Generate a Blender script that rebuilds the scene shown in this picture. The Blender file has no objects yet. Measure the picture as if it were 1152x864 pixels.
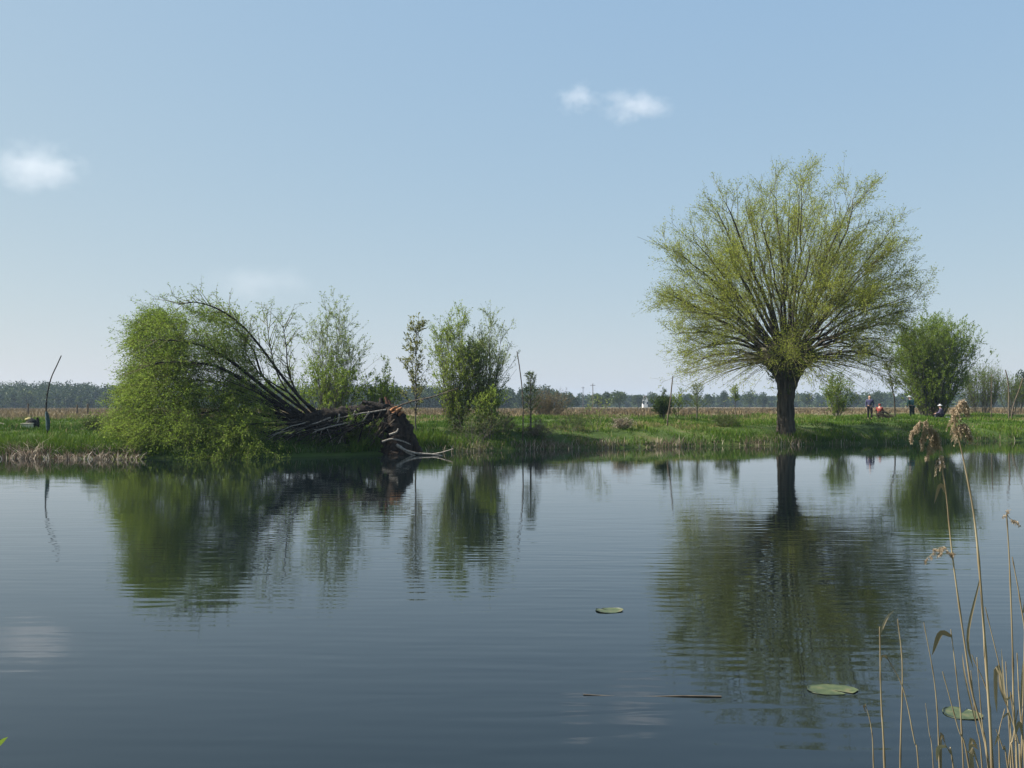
import bpy, math
import numpy as np
from mathutils import Vector

R = math.radians
rng = np.random.default_rng(11)
sc = bpy.context.scene
C = sc.collection

# ------------------------------------------------------------------ camera, sky, sun, exposure
W0, H0, F0, HOR = 1152.0, 864.0, 1120.0, 455.5
CAM = np.array([0.0, 0.0, 1.9])
PITCH = math.atan((HOR - H0 / 2) / F0)
cam_d = bpy.data.cameras.new("camera")
cam = bpy.data.objects.new("camera", cam_d)
C.objects.link(cam)
cam.location = CAM
cam.rotation_euler = (R(90) + PITCH, 0, 0)
cam_d.sensor_width = 36.0
cam_d.lens = 36.0 * F0 / W0
cam_d.clip_start = 0.05
cam_d.clip_end = 30000
sc.camera = cam

SUN_EL, SUN_AZ = R(44), R(-86)          # azimuth measured from +Y towards +X
SUNV = Vector((math.sin(SUN_AZ) * math.cos(SUN_EL), math.cos(SUN_AZ) * math.cos(SUN_EL), math.sin(SUN_EL)))
world = bpy.data.worlds.new("World")
sc.world = world
world.use_nodes = True
wn = world.node_tree
sky = wn.nodes.new("ShaderNodeTexSky")
sky.sky_type = 'NISHITA'
sky.sun_disc = False
sky.sun_elevation = SUN_EL
sky.sun_rotation = SUN_AZ
sky.altitude = 100
sky.air_density = 0.8
sky.dust_density = 0.7
sky.ozone_density = 2.5
# spring haze: the whole sky is paled, red most and blue least, so zenith and horizon lie closer together
sepc = wn.nodes.new("ShaderNodeSeparateColor"); comc = wn.nodes.new("ShaderNodeCombineColor")
wn.links.new(sky.outputs[0], sepc.inputs[0])
for k_, (e_, c_) in enumerate(((0.45, 1.45), (0.28, 1.94), (0.05, 3.04))):
    p_ = wn.nodes.new("ShaderNodeMath"); p_.operation = 'POWER'; p_.inputs[1].default_value = e_
    m_ = wn.nodes.new("ShaderNodeMath"); m_.operation = 'MULTIPLY'; m_.inputs[1].default_value = c_
    wn.links.new(sepc.outputs[k_], p_.inputs[0]); wn.links.new(p_.outputs[0], m_.inputs[0]); wn.links.new(m_.outputs[0], comc.inputs[k_])
wn.links.new(comc.outputs[0], wn.nodes["Background"].inputs[0])
wn.nodes["Background"].inputs[1].default_value = 0.10

sun_d = bpy.data.lights.new("sun", 'SUN')
sun_d.energy = 5.0
sun_d.angle = R(0.5)
sun_d.color = (1.0, 0.95, 0.86)
sun = bpy.data.objects.new("sun", sun_d)
C.objects.link(sun)
sun.rotation_euler = (-SUNV).to_track_quat('-Z', 'Y').to_euler()
sun.location = (-60, 40, 60)

sc.view_settings.view_transform = 'Standard'
sc.view_settings.look = 'None'
sc.view_settings.gamma = 1.0
sc.view_settings.use_curve_mapping = False
sc.view_settings.exposure = 1.1
sc.cycles.max_bounces = 12
sc.cycles.transparent_max_bounces = 8
sc.cycles.volume_bounces = 10
sc.cycles.use_denoising = True
sc.cycles.sample_clamp_indirect = 3.0

# ------------------------------------------------------------------ helpers
def at(px, py, d):
    """the point that stands d metres ahead (along +Y) on the sight line through photo pixel px, py"""
    cx, cy = (px - W0 / 2) / F0, (H0 / 2 - py) / F0
    y = math.cos(PITCH) - cy * math.sin(PITCH)
    z = math.sin(PITCH) + cy * math.cos(PITCH)
    k = d / y
    return np.array([cx * k, d, CAM[2] + z * k])

def xat(px, d):
    return at(px, HOR, d)[0]

def vnoise(x, y, seed=0):
    """cheap smooth noise in -1..1 from rotated sines"""
    r = np.random.default_rng(seed + 77)
    o = 0
    for k in range(5):
        a = r.uniform(0, 6.28); f = r.uniform(0.6, 1.7); p = r.uniform(0, 6.28, 2)
        u = x * math.cos(a) + y * math.sin(a); v = -x * math.sin(a) + y * math.cos(a)
        o = o + np.sin(u * f + p[0] + 0.8 * np.sin(v * f * 0.7 + p[1]))
    return o / 3.2

def tag(o, label=None, cat=None, group=None, kind=None):
    if label: o["label"] = label
    if cat: o["category"] = cat
    if group: o["group"] = group
    if kind: o["kind"] = kind
    return o

def empty(name, loc, label, cat, group=None):
    o = bpy.data.objects.new(name, None)
    C.objects.link(o)
    o.location = Vector(loc)
    o.empty_display_size = 0.2
    return tag(o, label, cat, group)

def mesh_obj(name, parts, parent=None, origin=None, smooth=True):
    """parts: list of (verts Nx3 in world space, faces MxK, material, tint N or None) -> ONE mesh object"""
    if origin is None:
        origin = np.array(parent.location) if parent else np.zeros(3)
        if parent and parent.parent: origin = origin + np.array(parent.parent.location)
    V, tints, loops, starts, tots, mi, mats, off, ls = [], [], [], [], [], [], [], 0, 0
    for v, f, m, t in parts:
        if len(v) == 0 or len(f) == 0: continue
        v = np.asarray(v, float); f = np.asarray(f, np.int64)
        V.append(v - origin)
        tints.append(np.full(len(v), 0.5) if t is None else t)
        loops.append((f + off).ravel())
        k = f.shape[1]
        starts.append(ls + np.arange(len(f)) * k); tots.append(np.full(len(f), k))
        if m not in mats: mats.append(m)
        mi.append(np.full(len(f), mats.index(m)))
        off += len(v); ls += f.size
    V = np.concatenate(V); loops = np.concatenate(loops)
    starts = np.concatenate(starts); tots = np.concatenate(tots); mi = np.concatenate(mi)
    me = bpy.data.meshes.new(name)
    me.vertices.add(len(V)); me.vertices.foreach_set("co", V.astype(np.float32).ravel())
    me.loops.add(len(loops)); me.loops.foreach_set("vertex_index", loops.astype(np.int32))
    me.polygons.add(len(starts))
    me.polygons.foreach_set("loop_start", starts.astype(np.int32))
    me.polygons.foreach_set("loop_total", tots.astype(np.int32))
    for m in mats: me.materials.append(m)
    me.polygons.foreach_set("material_index", mi.astype(np.int32))
    me.polygons.foreach_set("use_smooth", np.full(len(starts), smooth))
    a = me.attributes.new("tint", 'FLOAT', 'POINT')
    a.data.foreach_set("value", np.concatenate(tints).astype(np.float32))
    me.update(calc_edges=True)
    me.validate()
    o = bpy.data.objects.new(name, me)
    C.objects.link(o)
    if parent: o.parent = parent
    else: o.location = Vector(origin)
    return o

def norm(a):
    return a / np.maximum(np.linalg.norm(a, axis=-1, keepdims=True), 1e-9)

def tubes(P, Rd, sides=4, cap=False, seed=None, rough=0.0):
    """P (M,N,3) centre lines, Rd (M,N) radii -> verts, quads"""
    P = np.asarray(P, float); Rd = np.asarray(Rd, float)
    if P.ndim == 2: P = P[None]; Rd = Rd[None]
    M, N = P.shape[:2]
    T = np.gradient(P, axis=1); T = norm(T)
    ref = np.where(np.abs(T[:, :1, 2:3]) > 0.9, np.array([1., 0, 0]), np.array([0, 0, 1.]))
    ref = np.broadcast_to(ref, T.shape)
    A = norm(np.cross(T, ref)); B = np.cross(T, A)
    th = np.arange(sides) * 2 * np.pi / sides
    rr = Rd[:, :, None]
    if rough:
        r = np.random.default_rng(seed or 5)
        ridge = r.normal(0, 1, (M, 1, sides)); loc = r.normal(0, 1, (M, N, sides))
        rr = rr * (1 + rough * (0.7 * ridge + 0.7 * loc))
    V = P[:, :, None] + rr[..., None] * (np.cos(th)[:, None] * A[:, :, None] + np.sin(th)[:, None] * B[:, :, None])
    idx = np.arange(M * N * sides).reshape(M, N, sides)
    q = np.stack([idx[:, :-1], np.roll(idx[:, :-1], -1, 2), np.roll(idx[:, 1:], -1, 2), idx[:, 1:]], -1).reshape(-1, 4)
    V = V.reshape(-1, 3)
    if cap:
        c = len(V); V = np.concatenate([V, P[:, 0], P[:, -1]])
        e = []
        for m in range(M):
            for end, cc in ((0, c + m), (N - 1, c + M + m)):
                for s in range(sides):
                    a, b = idx[m, end, s], idx[m, end, (s + 1) % sides]
                    e.append((cc, b, a, a) if end == 0 else (cc, a, b, b))
        e = np.array(e)
        q2 = e[:, :3]
        return V, q, q2
    return V, q

def leaf_quads(pos, dirs, length, width, r):
    """one small diamond leaf per position"""
    n = len(pos)
    d = norm(dirs)
    s = norm(np.cross(d, r.normal(0, 1, (n, 3))))
    L = length * r.uniform(0.6, 1.25, n)[:, None]; Wd = width * r.uniform(0.7, 1.2, n)[:, None]
    nn = np.cross(d, s) * Wd * 0.15
    v = np.stack([pos, pos + d * L * 0.45 + s * Wd * 0.5 + nn, pos + d * L, pos + d * L * 0.45 - s * Wd * 0.5 + nn], 1)
    f = np.arange(n * 4).reshape(n, 4)
    return v.reshape(-1, 3), f

def blades(pos, h, lean, width, r):
    """one upright blade (a bent two-piece strip) per position"""
    n = len(pos)
    a = r.uniform(0, 2 * np.pi, n); b = r.uniform(0, 2 * np.pi, n)
    s = np.stack([np.cos(a), np.sin(a), np.zeros(n)], 1) * np.reshape(width, (-1, 1)) * 0.5
    l = np.stack([np.cos(b), np.sin(b), np.zeros(n)], 1) * np.reshape(lean * h, (-1, 1)) * r.uniform(0.2, 1.2, n)[:, None]
    up = np.zeros((n, 3)); up[:, 2] = h
    mid = pos + l * 0.35 + up * 0.6
    v = np.stack([pos - s, pos + s, mid + s * 0.7, mid - s * 0.7, pos + l + up], 1)
    i = np.arange(n)[:, None] * 5
    return v.reshape(-1, 3), i + np.array([[0, 1, 2, 3]]), i + np.array([[3, 2, 4]])

def bez(p0, p1, p2, n):
    t = np.linspace(0, 1, n)[:, None]
    if np.ndim(p0) == 1:
        return (1 - t) ** 2 * p0 + 2 * t * (1 - t) * p1 + t * t * p2
    t = t[None]
    return (1 - t) ** 2 * p0[:, None] + 2 * t * (1 - t) * p1[:, None] + t * t * p2[:, None]

def spline(pts, n):
    """Catmull-Rom resampling through the points"""
    p = np.asarray(pts, float)
    q = np.vstack([2 * p[0] - p[1], p, 2 * p[-1] - p[-2]])
    t = np.linspace(0, len(p) - 1 - 1e-6, n); i = t.astype(int); u = (t - i)[:, None]
    a, b, c, d = q[i], q[i + 1], q[i + 2], q[i + 3]
    return 0.5 * (2 * b + (c - a) * u + (2 * a - 5 * b + 4 * c - d) * u ** 2 + (3 * b - a - 3 * c + d) * u ** 3)

# ------------------------------------------------------------------ materials
def new_mat(name):
    m = bpy.data.materials.new(name); m.use_nodes = True
    nt = m.node_tree
    return m, nt, nt.nodes["Principled BSDF"]

def ramp(nt, fac, stops):
    n = nt.nodes.new("ShaderNodeValToRGB")
    e = n.color_ramp.elements
    while len(e) < len(stops): e.new(0.5)
    for k, (p, c) in enumerate(stops):
        e[k].position = p; e[k].color = (*c, 1)
    nt.links.new(fac, n.inputs[0])
    return n.outputs[0]

def foliage_mat(name, stops, trans=0.45, rough=0.55):
    m, nt, b = new_mat(name)
    a = nt.nodes.new("ShaderNodeAttribute"); a.attribute_name = "tint"
    col = ramp(nt, a.outputs["Fac"], stops)
    nt.links.new(col, b.inputs["Base Color"])
    b.inputs["Roughness"].default_value = rough
    b.inputs["Specular IOR Level"].default_value = 0.10
    if trans:
        tr = nt.nodes.new("ShaderNodeBsdfTranslucent")
        nt.links.new(col, tr.inputs[0])
        mx = nt.nodes.new("ShaderNodeMixShader"); mx.inputs[0].default_value = trans
        nt.links.new(b.outputs[0], mx.inputs[1]); nt.links.new(tr.outputs[0], mx.inputs[2])
        nt.links.new(mx.outputs[0], nt.nodes["Material Output"].inputs[0])
    return m

def rough_mat(name, c1, c2, scale=8.0, stretch=(1, 1, 1), rough=0.85, bump=0.0, detail=5):
    m, nt, b = new_mat(name)
    tc = nt.nodes.new("ShaderNodeTexCoord")
    mp = nt.nodes.new("ShaderNodeMapping"); mp.inputs["Scale"].default_value = stretch
    nz = nt.nodes.new("ShaderNodeTexNoise"); nz.inputs["Scale"].default_value = scale; nz.inputs["Detail"].default_value = detail
    nt.links.new(tc.outputs["Object"], mp.inputs[0]); nt.links.new(mp.outputs[0], nz.inputs["Vector"])
    nt.links.new(ramp(nt, nz.outputs["Fac"], [(0.3, c1), (0.7, c2)]), b.inputs["Base Color"])
    b.inputs["Roughness"].default_value = rough
    b.inputs["Specular IOR Level"].default_value = 0.2
    if bump:
        bp = nt.nodes.new("ShaderNodeBump"); bp.inputs["Distance"].default_value = bump
        nt.links.new(nz.outputs["Fac"], bp.inputs["Height"]); nt.links.new(bp.outputs[0], b.inputs["Normal"])
    return m

M = {}
M['willow_leaf'] = foliage_mat("willow leaf", [(0, (0.13, 0.165, 0.022)), (0.5, (0.27, 0.31, 0.048)), (1, (0.40, 0.43, 0.09))], .55)
M['fresh_leaf'] = foliage_mat("fresh green leaf", [(0, (0.07, 0.12, 0.015)), (0.5, (0.155, 0.225, 0.032)), (1, (0.26, 0.33, 0.06))], .55)
M['pale_leaf'] = foliage_mat("pale young leaf", [(0, (0.11, 0.16, 0.04)), (0.5, (0.20, 0.26, 0.08)), (1, (0.30, 0.36, 0.14))], .55)
M['dark_leaf'] = foliage_mat("dark green leaf", [(0, (0.025, 0.045, 0.012)), (0.5, (0.05, 0.085, 0.02)), (1, (0.10, 0.14, 0.03))], 0.3)
M['bud_leaf'] = foliage_mat("brownish budding leaf", [(0, (0.10, 0.11, 0.03)), (0.5, (0.18, 0.19, 0.055)), (1, (0.27, 0.27, 0.10))], 0.45)
M['needle'] = foliage_mat("pine needle", [(0, (0.045, 0.075, 0.02)), (0.5, (0.085, 0.125, 0.035)), (1, (0.14, 0.17, 0.05))], 0.15)
M['far_leaf'] = foliage_mat("far wood leaf", [(0, (0.02, 0.035, 0.012)), (0.45, (0.045, 0.07, 0.022)), (0.8, (0.09, 0.12, 0.03)), (1, (0.15, 0.155, 0.05))], 0.25)
M['grass'] = foliage_mat("grass blade", [(0, (0.034, 0.07, 0.009)), (0.35, (0.07, 0.135, 0.013)), (0.6, (0.115, 0.175, 0.022)), (0.8, (0.18, 0.17, 0.06)), (1, (0.30, 0.23, 0.13))], 0.3)
M['dry'] = foliage_mat("dead straw", [(0, (0.10, 0.07, 0.045)), (0.5, (0.24, 0.185, 0.13)), (1, (0.60, 0.53, 0.43))], 0.2)
M['field_straw'] = foliage_mat("field straw", [(0, (0.07, 0.052, 0.03)), (0.5, (0.15, 0.115, 0.065)), (1, (0.25, 0.20, 0.115))], 0.2)
M['reed_stem'] = foliage_mat("reed stem", [(0, (0.13, 0.10, 0.06)), (0.5, (0.27, 0.215, 0.13)), (1, (0.42, 0.35, 0.225))], 0.1, 0.45)
M['plume'] = foliage_mat("reed plume", [(0, (0.19, 0.14, 0.09)), (0.5, (0.37, 0.285, 0.19)), (1, (0.54, 0.44, 0.32))], 0.35)
M['bark'] = rough_mat("willow bark", (0.015, 0.013, 0.010), (0.095, 0.083, 0.062), 7, (1, 1, 0.14), 0.9, 0.10)
M['twig'] = rough_mat("twig bark", (0.085, 0.08, 0.03), (0.16, 0.15, 0.06), 5)
M['young_bark'] = rough_mat("young bark", (0.05, 0.046, 0.038), (0.12, 0.11, 0.09), 8, (1, 1, .3))
M['dark_bark'] = rough_mat("rotten dark bark", (0.007, 0.006, 0.005), (0.040, 0.032, 0.026), 7, (1, 1, 1), 0.95, 0.08)
M['stump_bark'] = rough_mat("brown stump bark", (0.010, 0.008, 0.006), (0.055, 0.038, 0.027), 7, (1, 1, .4), 0.9, 0.06)
M['torn_wood'] = rough_mat("torn orange wood", (0.16, 0.065, 0.025), (0.42, 0.20, 0.09), 14, (1, 1, .25), 0.8)
M['red_wood'] = rough_mat("rotten red wood", (0.07, 0.035, 0.022), (0.16, 0.08, 0.05), 12, (1, 1, .25), 0.9)
M['grey_wood'] = rough_mat("bleached wood", (0.13, 0.11, 0.09), (0.34, 0.31, 0.26), 16, (1, 1, 1), 0.8)
M['stick'] = rough_mat("stick bark", (0.05, 0.04, 0.03), (0.15, 0.12, 0.085), 12, (1, 1, .3))

# ------------------------------------------------------------------ the lie of the land
_sh = [(-260, 520), (0, 518), (150, 518.5), (330, 516.5), (430, 514), (500, 511), (585, 508.5), (760, 505), (885, 503), (1050, 499.8), (1152, 497.8), (1500, 495.5)]
_pts = np.array([at(a, b - 2.5, 1.0) for a, b in _sh])
_pts = np.array([(p[0] * 1.9 / (1.9 - p[2]), 1.9 / (1.9 - p[2])) for p in _pts])   # where the sight line meets the water
def far_shore(x):
    return np.interp(x, _pts[:, 0], _pts[:, 1]) + 0.22 * vnoise(x * 1.3, x * 0, 3) + 0.12 * vnoise(x * 4, x * 0, 4)
def near_shore(x):
    return 3.4 + 0.5 * vnoise(x * 0.6, x * 0, 9) + 0.004 * x * x * (np.abs(x) < 60) + 14.4 * (np.abs(x) >= 60)
def smooth(v, a, b):
    t = np.clip((v - a) / (b - a), 0, 1); return t * t * (3 - 2 * t)
def shore_s(x, y):
    """how far outside the water, negative in it"""
    inside = np.minimum(np.minimum(y - near_shore(x), far_shore(x) - y), 140 - np.abs(x))
    return -inside
def ground(x, y):
    x = np.asarray(x, float); y = np.asarray(y, float)
    s = shore_s(x, y)
    far = y > 20
    up = 0.10 + 0.74 * (1 - np.exp(-np.maximum(s, 0) / 1.7)) + 0.14 * smooth(s, 3, 25) - 0.42 * smooth(s, 60, 330)
    up = np.where(far, up, np.minimum(up, 0.42))
    bumps = 0.11 * vnoise(x * 0.55, y * 0.55, 21) + 0.055 * vnoise(x * 1.7, y * 1.7, 22)
    up = up + bumps * smooth(s, 0, 4) * np.where(s < 120, 1, 0.5)
    down = np.maximum(s * 0.42, -1.4)
    return np.where(s > 0.05, up, np.where(s < 0, down, s * 2.0))
def on_ground(px, d):
    x = xat(px, d)
    return np.array([x, d, float(ground(x, d))])

xs = np.concatenate([-np.geomspace(1200, 45, 40), np.arange(-44, 50, 0.42), np.geomspace(51, 1200, 40)])
ys = np.concatenate([-np.geomspace(150, 3, 14), np.arange(-2, 8, 0.4), np.arange(8.5, 32, 1.5), np.arange(32.5, 72, 0.34), np.geomspace(73, 1250, 90)])
X, Y = np.meshgrid(xs, ys)
Z = ground(X, Y)
gv = np.stack([X, Y, Z], -1).reshape(-1, 3)
nx, ny = len(xs), len(ys)
gi = np.arange(nx * ny).reshape(ny, nx)
gf = np.stack([gi[:-1, :-1], gi[:-1, 1:], gi[1:, 1:], gi[1:, :-1]], -1).reshape(-1, 4)
S = shore_s(X, Y).ravel()
gt = smooth(S + 11 * vnoise(gv[:, 0] * .06, gv[:, 1] * .06, 5) + 5 * vnoise(gv[:, 0] * .3, gv[:, 1] * .2, 6), 22, 44)        # 0 green bank .. 1 brown field

gm, nt, b = new_mat("meadow ground")
at_ = nt.nodes.new("ShaderNodeAttribute"); at_.attribute_name = "tint"
tc = nt.nodes.new("ShaderNodeTexCoord")
n1 = nt.nodes.new("ShaderNodeTexNoise"); n1.inputs["Scale"].default_value = 0.55; n1.inputs["Detail"].default_value = 7
n2 = nt.nodes.new("ShaderNodeTexNoise"); n2.inputs["Scale"].default_value = 0.045; n2.inputs["Detail"].default_value = 6
mp = nt.nodes.new("ShaderNodeMapping"); mp.inputs["Scale"].default_value = (0.35, 1, 1)
nt.links.new(tc.outputs["Object"], n1.inputs["Vector"])
nt.links.new(tc.outputs["Object"], mp.inputs[0]); nt.links.new(mp.outputs[0], n2.inputs["Vector"])
green = ramp(nt, n1.outputs["Fac"], [(0.3, (0.03, 0.05, 0.012)), (0.55, (0.055, 0.085, 0.02)), (0.75, (0.12, 0.10, 0.05))])
brown = ramp(nt, n2.outputs["Fac"], [(0.3, (0.11, 0.082, 0.048)), (0.5, (0.165, 0.128, 0.075)), (0.68, (0.10, 0.105, 0.042))])
mix = nt.nodes.new("ShaderNodeMixRGB")
nt.links.new(at_.outputs["Fac"], mix.inputs[0]); nt.links.new(green, mix.inputs[1]); nt.links.new(brown, mix.inputs[2])
nt.links.new(mix.outputs[0], b.inputs["Base Color"])
b.inputs["Roughness"].default_value = 0.95; b.inputs["Specular IOR Level"].default_value = 0.1
tag(mesh_obj("ground", [(gv, gf, gm, gt)]), "grassy pond banks and the brown field behind", None, None, "structure")

# pond water
wm, nt, b = new_mat("pond water")
b.inputs["Base Color"].default_value = (0.0035, 0.0065, 0.0075, 1)
b.inputs["Roughness"].default_value = 0.03
b.inputs["IOR"].default_value = 1.333
b.inputs["Specular IOR Level"].default_value = 0.5
tc = nt.nodes.new("ShaderNodeTexCoord")
def wnoise(scale, st, rot, detail, dist=0.0):
    mp = nt.nodes.new("ShaderNodeMapping"); mp.inputs["Scale"].default_value = st; mp.inputs["Rotation"].default_value = (0, 0, rot)
    n = nt.nodes.new("ShaderNodeTexNoise"); n.inputs["Scale"].default_value = scale; n.inputs["Detail"].default_value = detail
    n.inputs["Distortion"].default_value = dist
    nt.links.new(tc.outputs["Object"], mp.inputs[0]); nt.links.new(mp.outputs[0], n.inputs["Vector"])
    return n.outputs["Fac"]
def mth(op, a, bb):
    n = nt.nodes.new("ShaderNodeMath"); n.operation = op
    for k, v in enumerate((a, bb)):
        if isinstance(v, (int, float)): n.inputs[k].default_value = v
        else: nt.links.new(v, n.inputs[k])
    return n.outputs[0]
fine = wnoise(2.6, (0.42, 1.35, 1), R(-5), 1.5, 0.4)       # the short ripple trains, crests roughly parallel to the far bank
mid = wnoise(0.9, (0.3, 1.0, 1), R(6), 1.0, 0.3)
patch = wnoise(0.10, (0.6, 1.2, 1), 0, 2)                  # breezy and calm areas
amp = ramp(nt, patch, [(0.38, (0.35, 0.35, 0.35)), (0.62, (1, 1, 1))])
wvt = nt.nodes.new("ShaderNodeTexWave"); wvt.bands_direction = 'Y'; wvt.inputs["Scale"].default_value = 1.55
wvt.inputs["Distortion"].default_value = 3.2; wvt.inputs["Detail"].default_value = 1.5; wvt.inputs["Detail Scale"].default_value = 0.55
mpw = nt.nodes.new("ShaderNodeMapping"); mpw.inputs["Rotation"].default_value = (0, 0, R(4)); mpw.inputs["Scale"].default_value = (0.55, 1, 1)
nt.links.new(tc.outputs["Object"], mpw.inputs[0]); nt.links.new(mpw.outputs[0], wvt.inputs["Vector"])
h = mth('ADD', mth('MULTIPLY', mth('MULTIPLY', fine, amp), 0.0047), mth('ADD', mth('MULTIPLY', mid, 0.0032), mth('MULTIPLY', mth('MULTIPLY', wvt.outputs["Fac"], amp), 0.0005)))
sx_ = nt.nodes.new("ShaderNodeSeparateXYZ"); nt.links.new(tc.outputs["Object"], sx_.inputs[0])
lee = nt.nodes.new("ShaderNodeMapRange"); lee.inputs[1].default_value = 18; lee.inputs[2].default_value = 36; lee.inputs[3].default_value = 1.0; lee.inputs[4].default_value = 0.30   # calmer in the lee of the far bank
nt.links.new(sx_.outputs[1], lee.inputs[0])
h = mth('MULTIPLY', h, lee.outputs[0])
bp = nt.nodes.new("ShaderNodeBump"); bp.inputs["Strength"].default_value = 1.0; bp.inputs["Distance"].default_value = 1.0
nt.links.new(h, bp.inputs["Height"]); nt.links.new(bp.outputs[0], b.inputs["Normal"])
wv = np.array([[-150, 1.0, 0], [150, 1.0, 0], [150, 78, 0], [-150, 78, 0]], float)
tag(mesh_obj("water", [(wv, [[0, 1, 2, 3]], wm, None)]), "dark rippled pond water", None, None, "structure")

# ------------------------------------------------------------------ grass, fringe and field (nobody could count them)
def frame_filter(p, margin=90):
    px = p[:, 0] / np.maximum(p[:, 1], .1) * F0 + W0 / 2
    return (px > -margin) & (px < W0 + margin)

def scatter(n, y0, y1, r, smin, smax, power=1.0):
    y = y0 + (y1 - y0) * r.uniform(0, 1, n) ** power
    x = (r.uniform(-80, W0 + 80, n) - W0 / 2) / F0 * y
    s = shore_s(x, y)
    k = (s > smin) & (s < smax)
    return x[k], y[k], s[k]

r = np.random.default_rng(3)
x, y, s = scatter(420000, 34.5, 80, r, 0.05, 34, 1.5)
tuft = vnoise(x * 1.1, y * 1.1, 31) + 0.9 * vnoise(x * 3.6, y * 2.6, 32)
z = ground(x, y)
pxx = x / y * F0 + W0 / 2
dryness = 0.8 * vnoise(x * 0.35, y * 0.5, 33) + 0.6 * vnoise(x * 1.0, y * 1.2, 34) + 0.55 * np.exp(-((pxx - 635) / 75) ** 2 - ((s - 3.5) / 3.5) ** 2) + 0.7 * np.exp(-((pxx - 50) / 45) ** 2 - ((s - 2.0) / 0.9) ** 2) - 0.25
ht = np.clip(0.10 + 0.12 * tuft + 0.05 * r.normal(0, 1, len(x)) + 0.10 * np.exp(-s / 0.7), 0.03, 0.5)
tint = np.clip(0.33 + 0.24 * dryness + 0.10 * tuft + r.normal(0, 0.13, len(x)) + 0.16 * smooth(s, 16, 34) + 0.10 * np.exp(-(s - .6) ** 2), 0, 1)
tint = np.where(r.uniform(0, 1, len(x)) < 0.04 + 0.45 * smooth(dryness, .1, .9), 0.8 + 0.2 * r.uniform(0, 1, len(x)), tint)
v, f4, f3 = blades(np.stack([x, y, z - 0.02], 1), ht, 0.55, 0.012 + 0.0004 * y, r)
t5 = np.repeat(tint, 5)
tag(mesh_obj("grass", [(v, f4, M['grass'], t5), (np.zeros((0, 3)), [], M['grass'], t5)] if False else [(v, f4, M['grass'], t5), (v.copy(), f3, M['grass'], t5)]),
    "green spring grass covering the far bank", "grass", None, "stuff")

# dead reed stubble at the foot of the left bank, broken and leaning every way
n = 2000
px_ = r.uniform(-30, 158, n); x = (px_ - W0 / 2) / F0 * 36
y = far_shore(x) + r.normal(0.05, 0.28, n); x = (px_ - W0 / 2) / F0 * y
z = np.maximum(ground(x, y), -0.03) - 0.02
v, f4, f3 = blades(np.stack([x, y, z], 1), r.uniform(0.08, 0.5, n) * (0.75 + .35 * vnoise(x * 2, x * 0, 8)), 1.5, 0.034, r)
t5 = np.repeat(np.clip(r.normal(0.5, 0.36, n), 0, 1), 5)
tag(mesh_obj("dead_reed_stubble", [(v, f4, M['dry'], t5), (v.copy(), f3, M['dry'], t5)]), "pale broken reed stubble along the left waterline", "reeds", None, "stuff")

# straw and sedge along the rest of the waterline
n = 5200
px_ = r.uniform(480, 1200, n); y = 45 + 0 * px_
for _ in range(3): y = far_shore((px_ - W0 / 2) / F0 * y) + 0 * y
y = y + r.normal(0.05, 0.16, n); x = (px_ - W0 / 2) / F0 * y
cl = vnoise(x * 1.6, x * 0, 12)
k = r.uniform(0, 1, n) < np.clip(0.30 + 0.5 * cl, 0.03, 1) * np.interp(px_, [480, 560, 860, 930], [.3, 1, 1, .22])
x, y = x[k], y[k]; n = len(x)
z = np.maximum(ground(x, y), -0.02) - 0.02
v, f4, f3 = blades(np.stack([x, y, z], 1), r.uniform(0.10, 0.42, n), 0.7, 0.024, r)
dry_k = np.clip(r.normal(0.40, 0.25, n), 0, 1)
t5 = np.repeat(dry_k, 5)
tag(mesh_obj("waterside_sedge", [(v, f4, M['dry'], t5), (v.copy(), f3, M['dry'], t5)]), "dry straw and sedge hanging over the right waterline", "sedge", None, "stuff")

# tall green sedge in the left bank foot
n = 9000
px_ = np.where(r.uniform(0, 1, n) < .62, r.uniform(-40, 140, n), r.uniform(395, 500, n)); x = (px_ - W0 / 2) / F0 * 37
y = far_shore(x) + np.abs(r.normal(0.55, 0.45, n)); x = (px_ - W0 / 2) / F0 * y
v, f4, f3 = blades(np.stack([x, y, ground(x, y) - 0.02], 1), np.clip(r.normal(0.36, 0.12, n), .1, .7), 0.5, 0.026, r)
t5 = np.repeat(np.clip(r.normal(0.42, 0.16, n), 0, 0.75), 5)
tag(mesh_obj("tall_green_sedge", [(v, f4, M['grass'], t5), (v.copy(), f3, M['grass'], t5)]), "tall green sedge at the foot of the left bank", "sedge", None, "stuff")

# straw standing in the brown field
x, y, s = scatter(90000, 58, 330, r, 20, 320, 1.7)
k = r.uniform(0, 1, len(x)) < smooth(s + 11 * vnoise(x * .06, y * .06, 5) + 5 * vnoise(x * .3, y * .2, 6), 18, 44)
x, y = x[k], y[k]; n = len(x)
v, f4, f3 = blades(np.stack([x, y, ground(x, y) - 0.02], 1), r.uniform(0.12, 0.5, n) * (0.9 + .45 * vnoise(x * .16, y * .16, 41)), 0.6, 0.03 + 0.0006 * y, r)
t5 = np.repeat(np.clip(0.5 + 0.25 * vnoise(x * .05, y * .12, 43) + r.normal(0, .17, n), 0, 1), 5)
tag(mesh_obj("field_straw", [(v, f4, M['field_straw'], t5), (v.copy(), f3, M['field_straw'], t5)]), "reddish brown dead grass standing in the field", "dry grass", None, "stuff")

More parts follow.
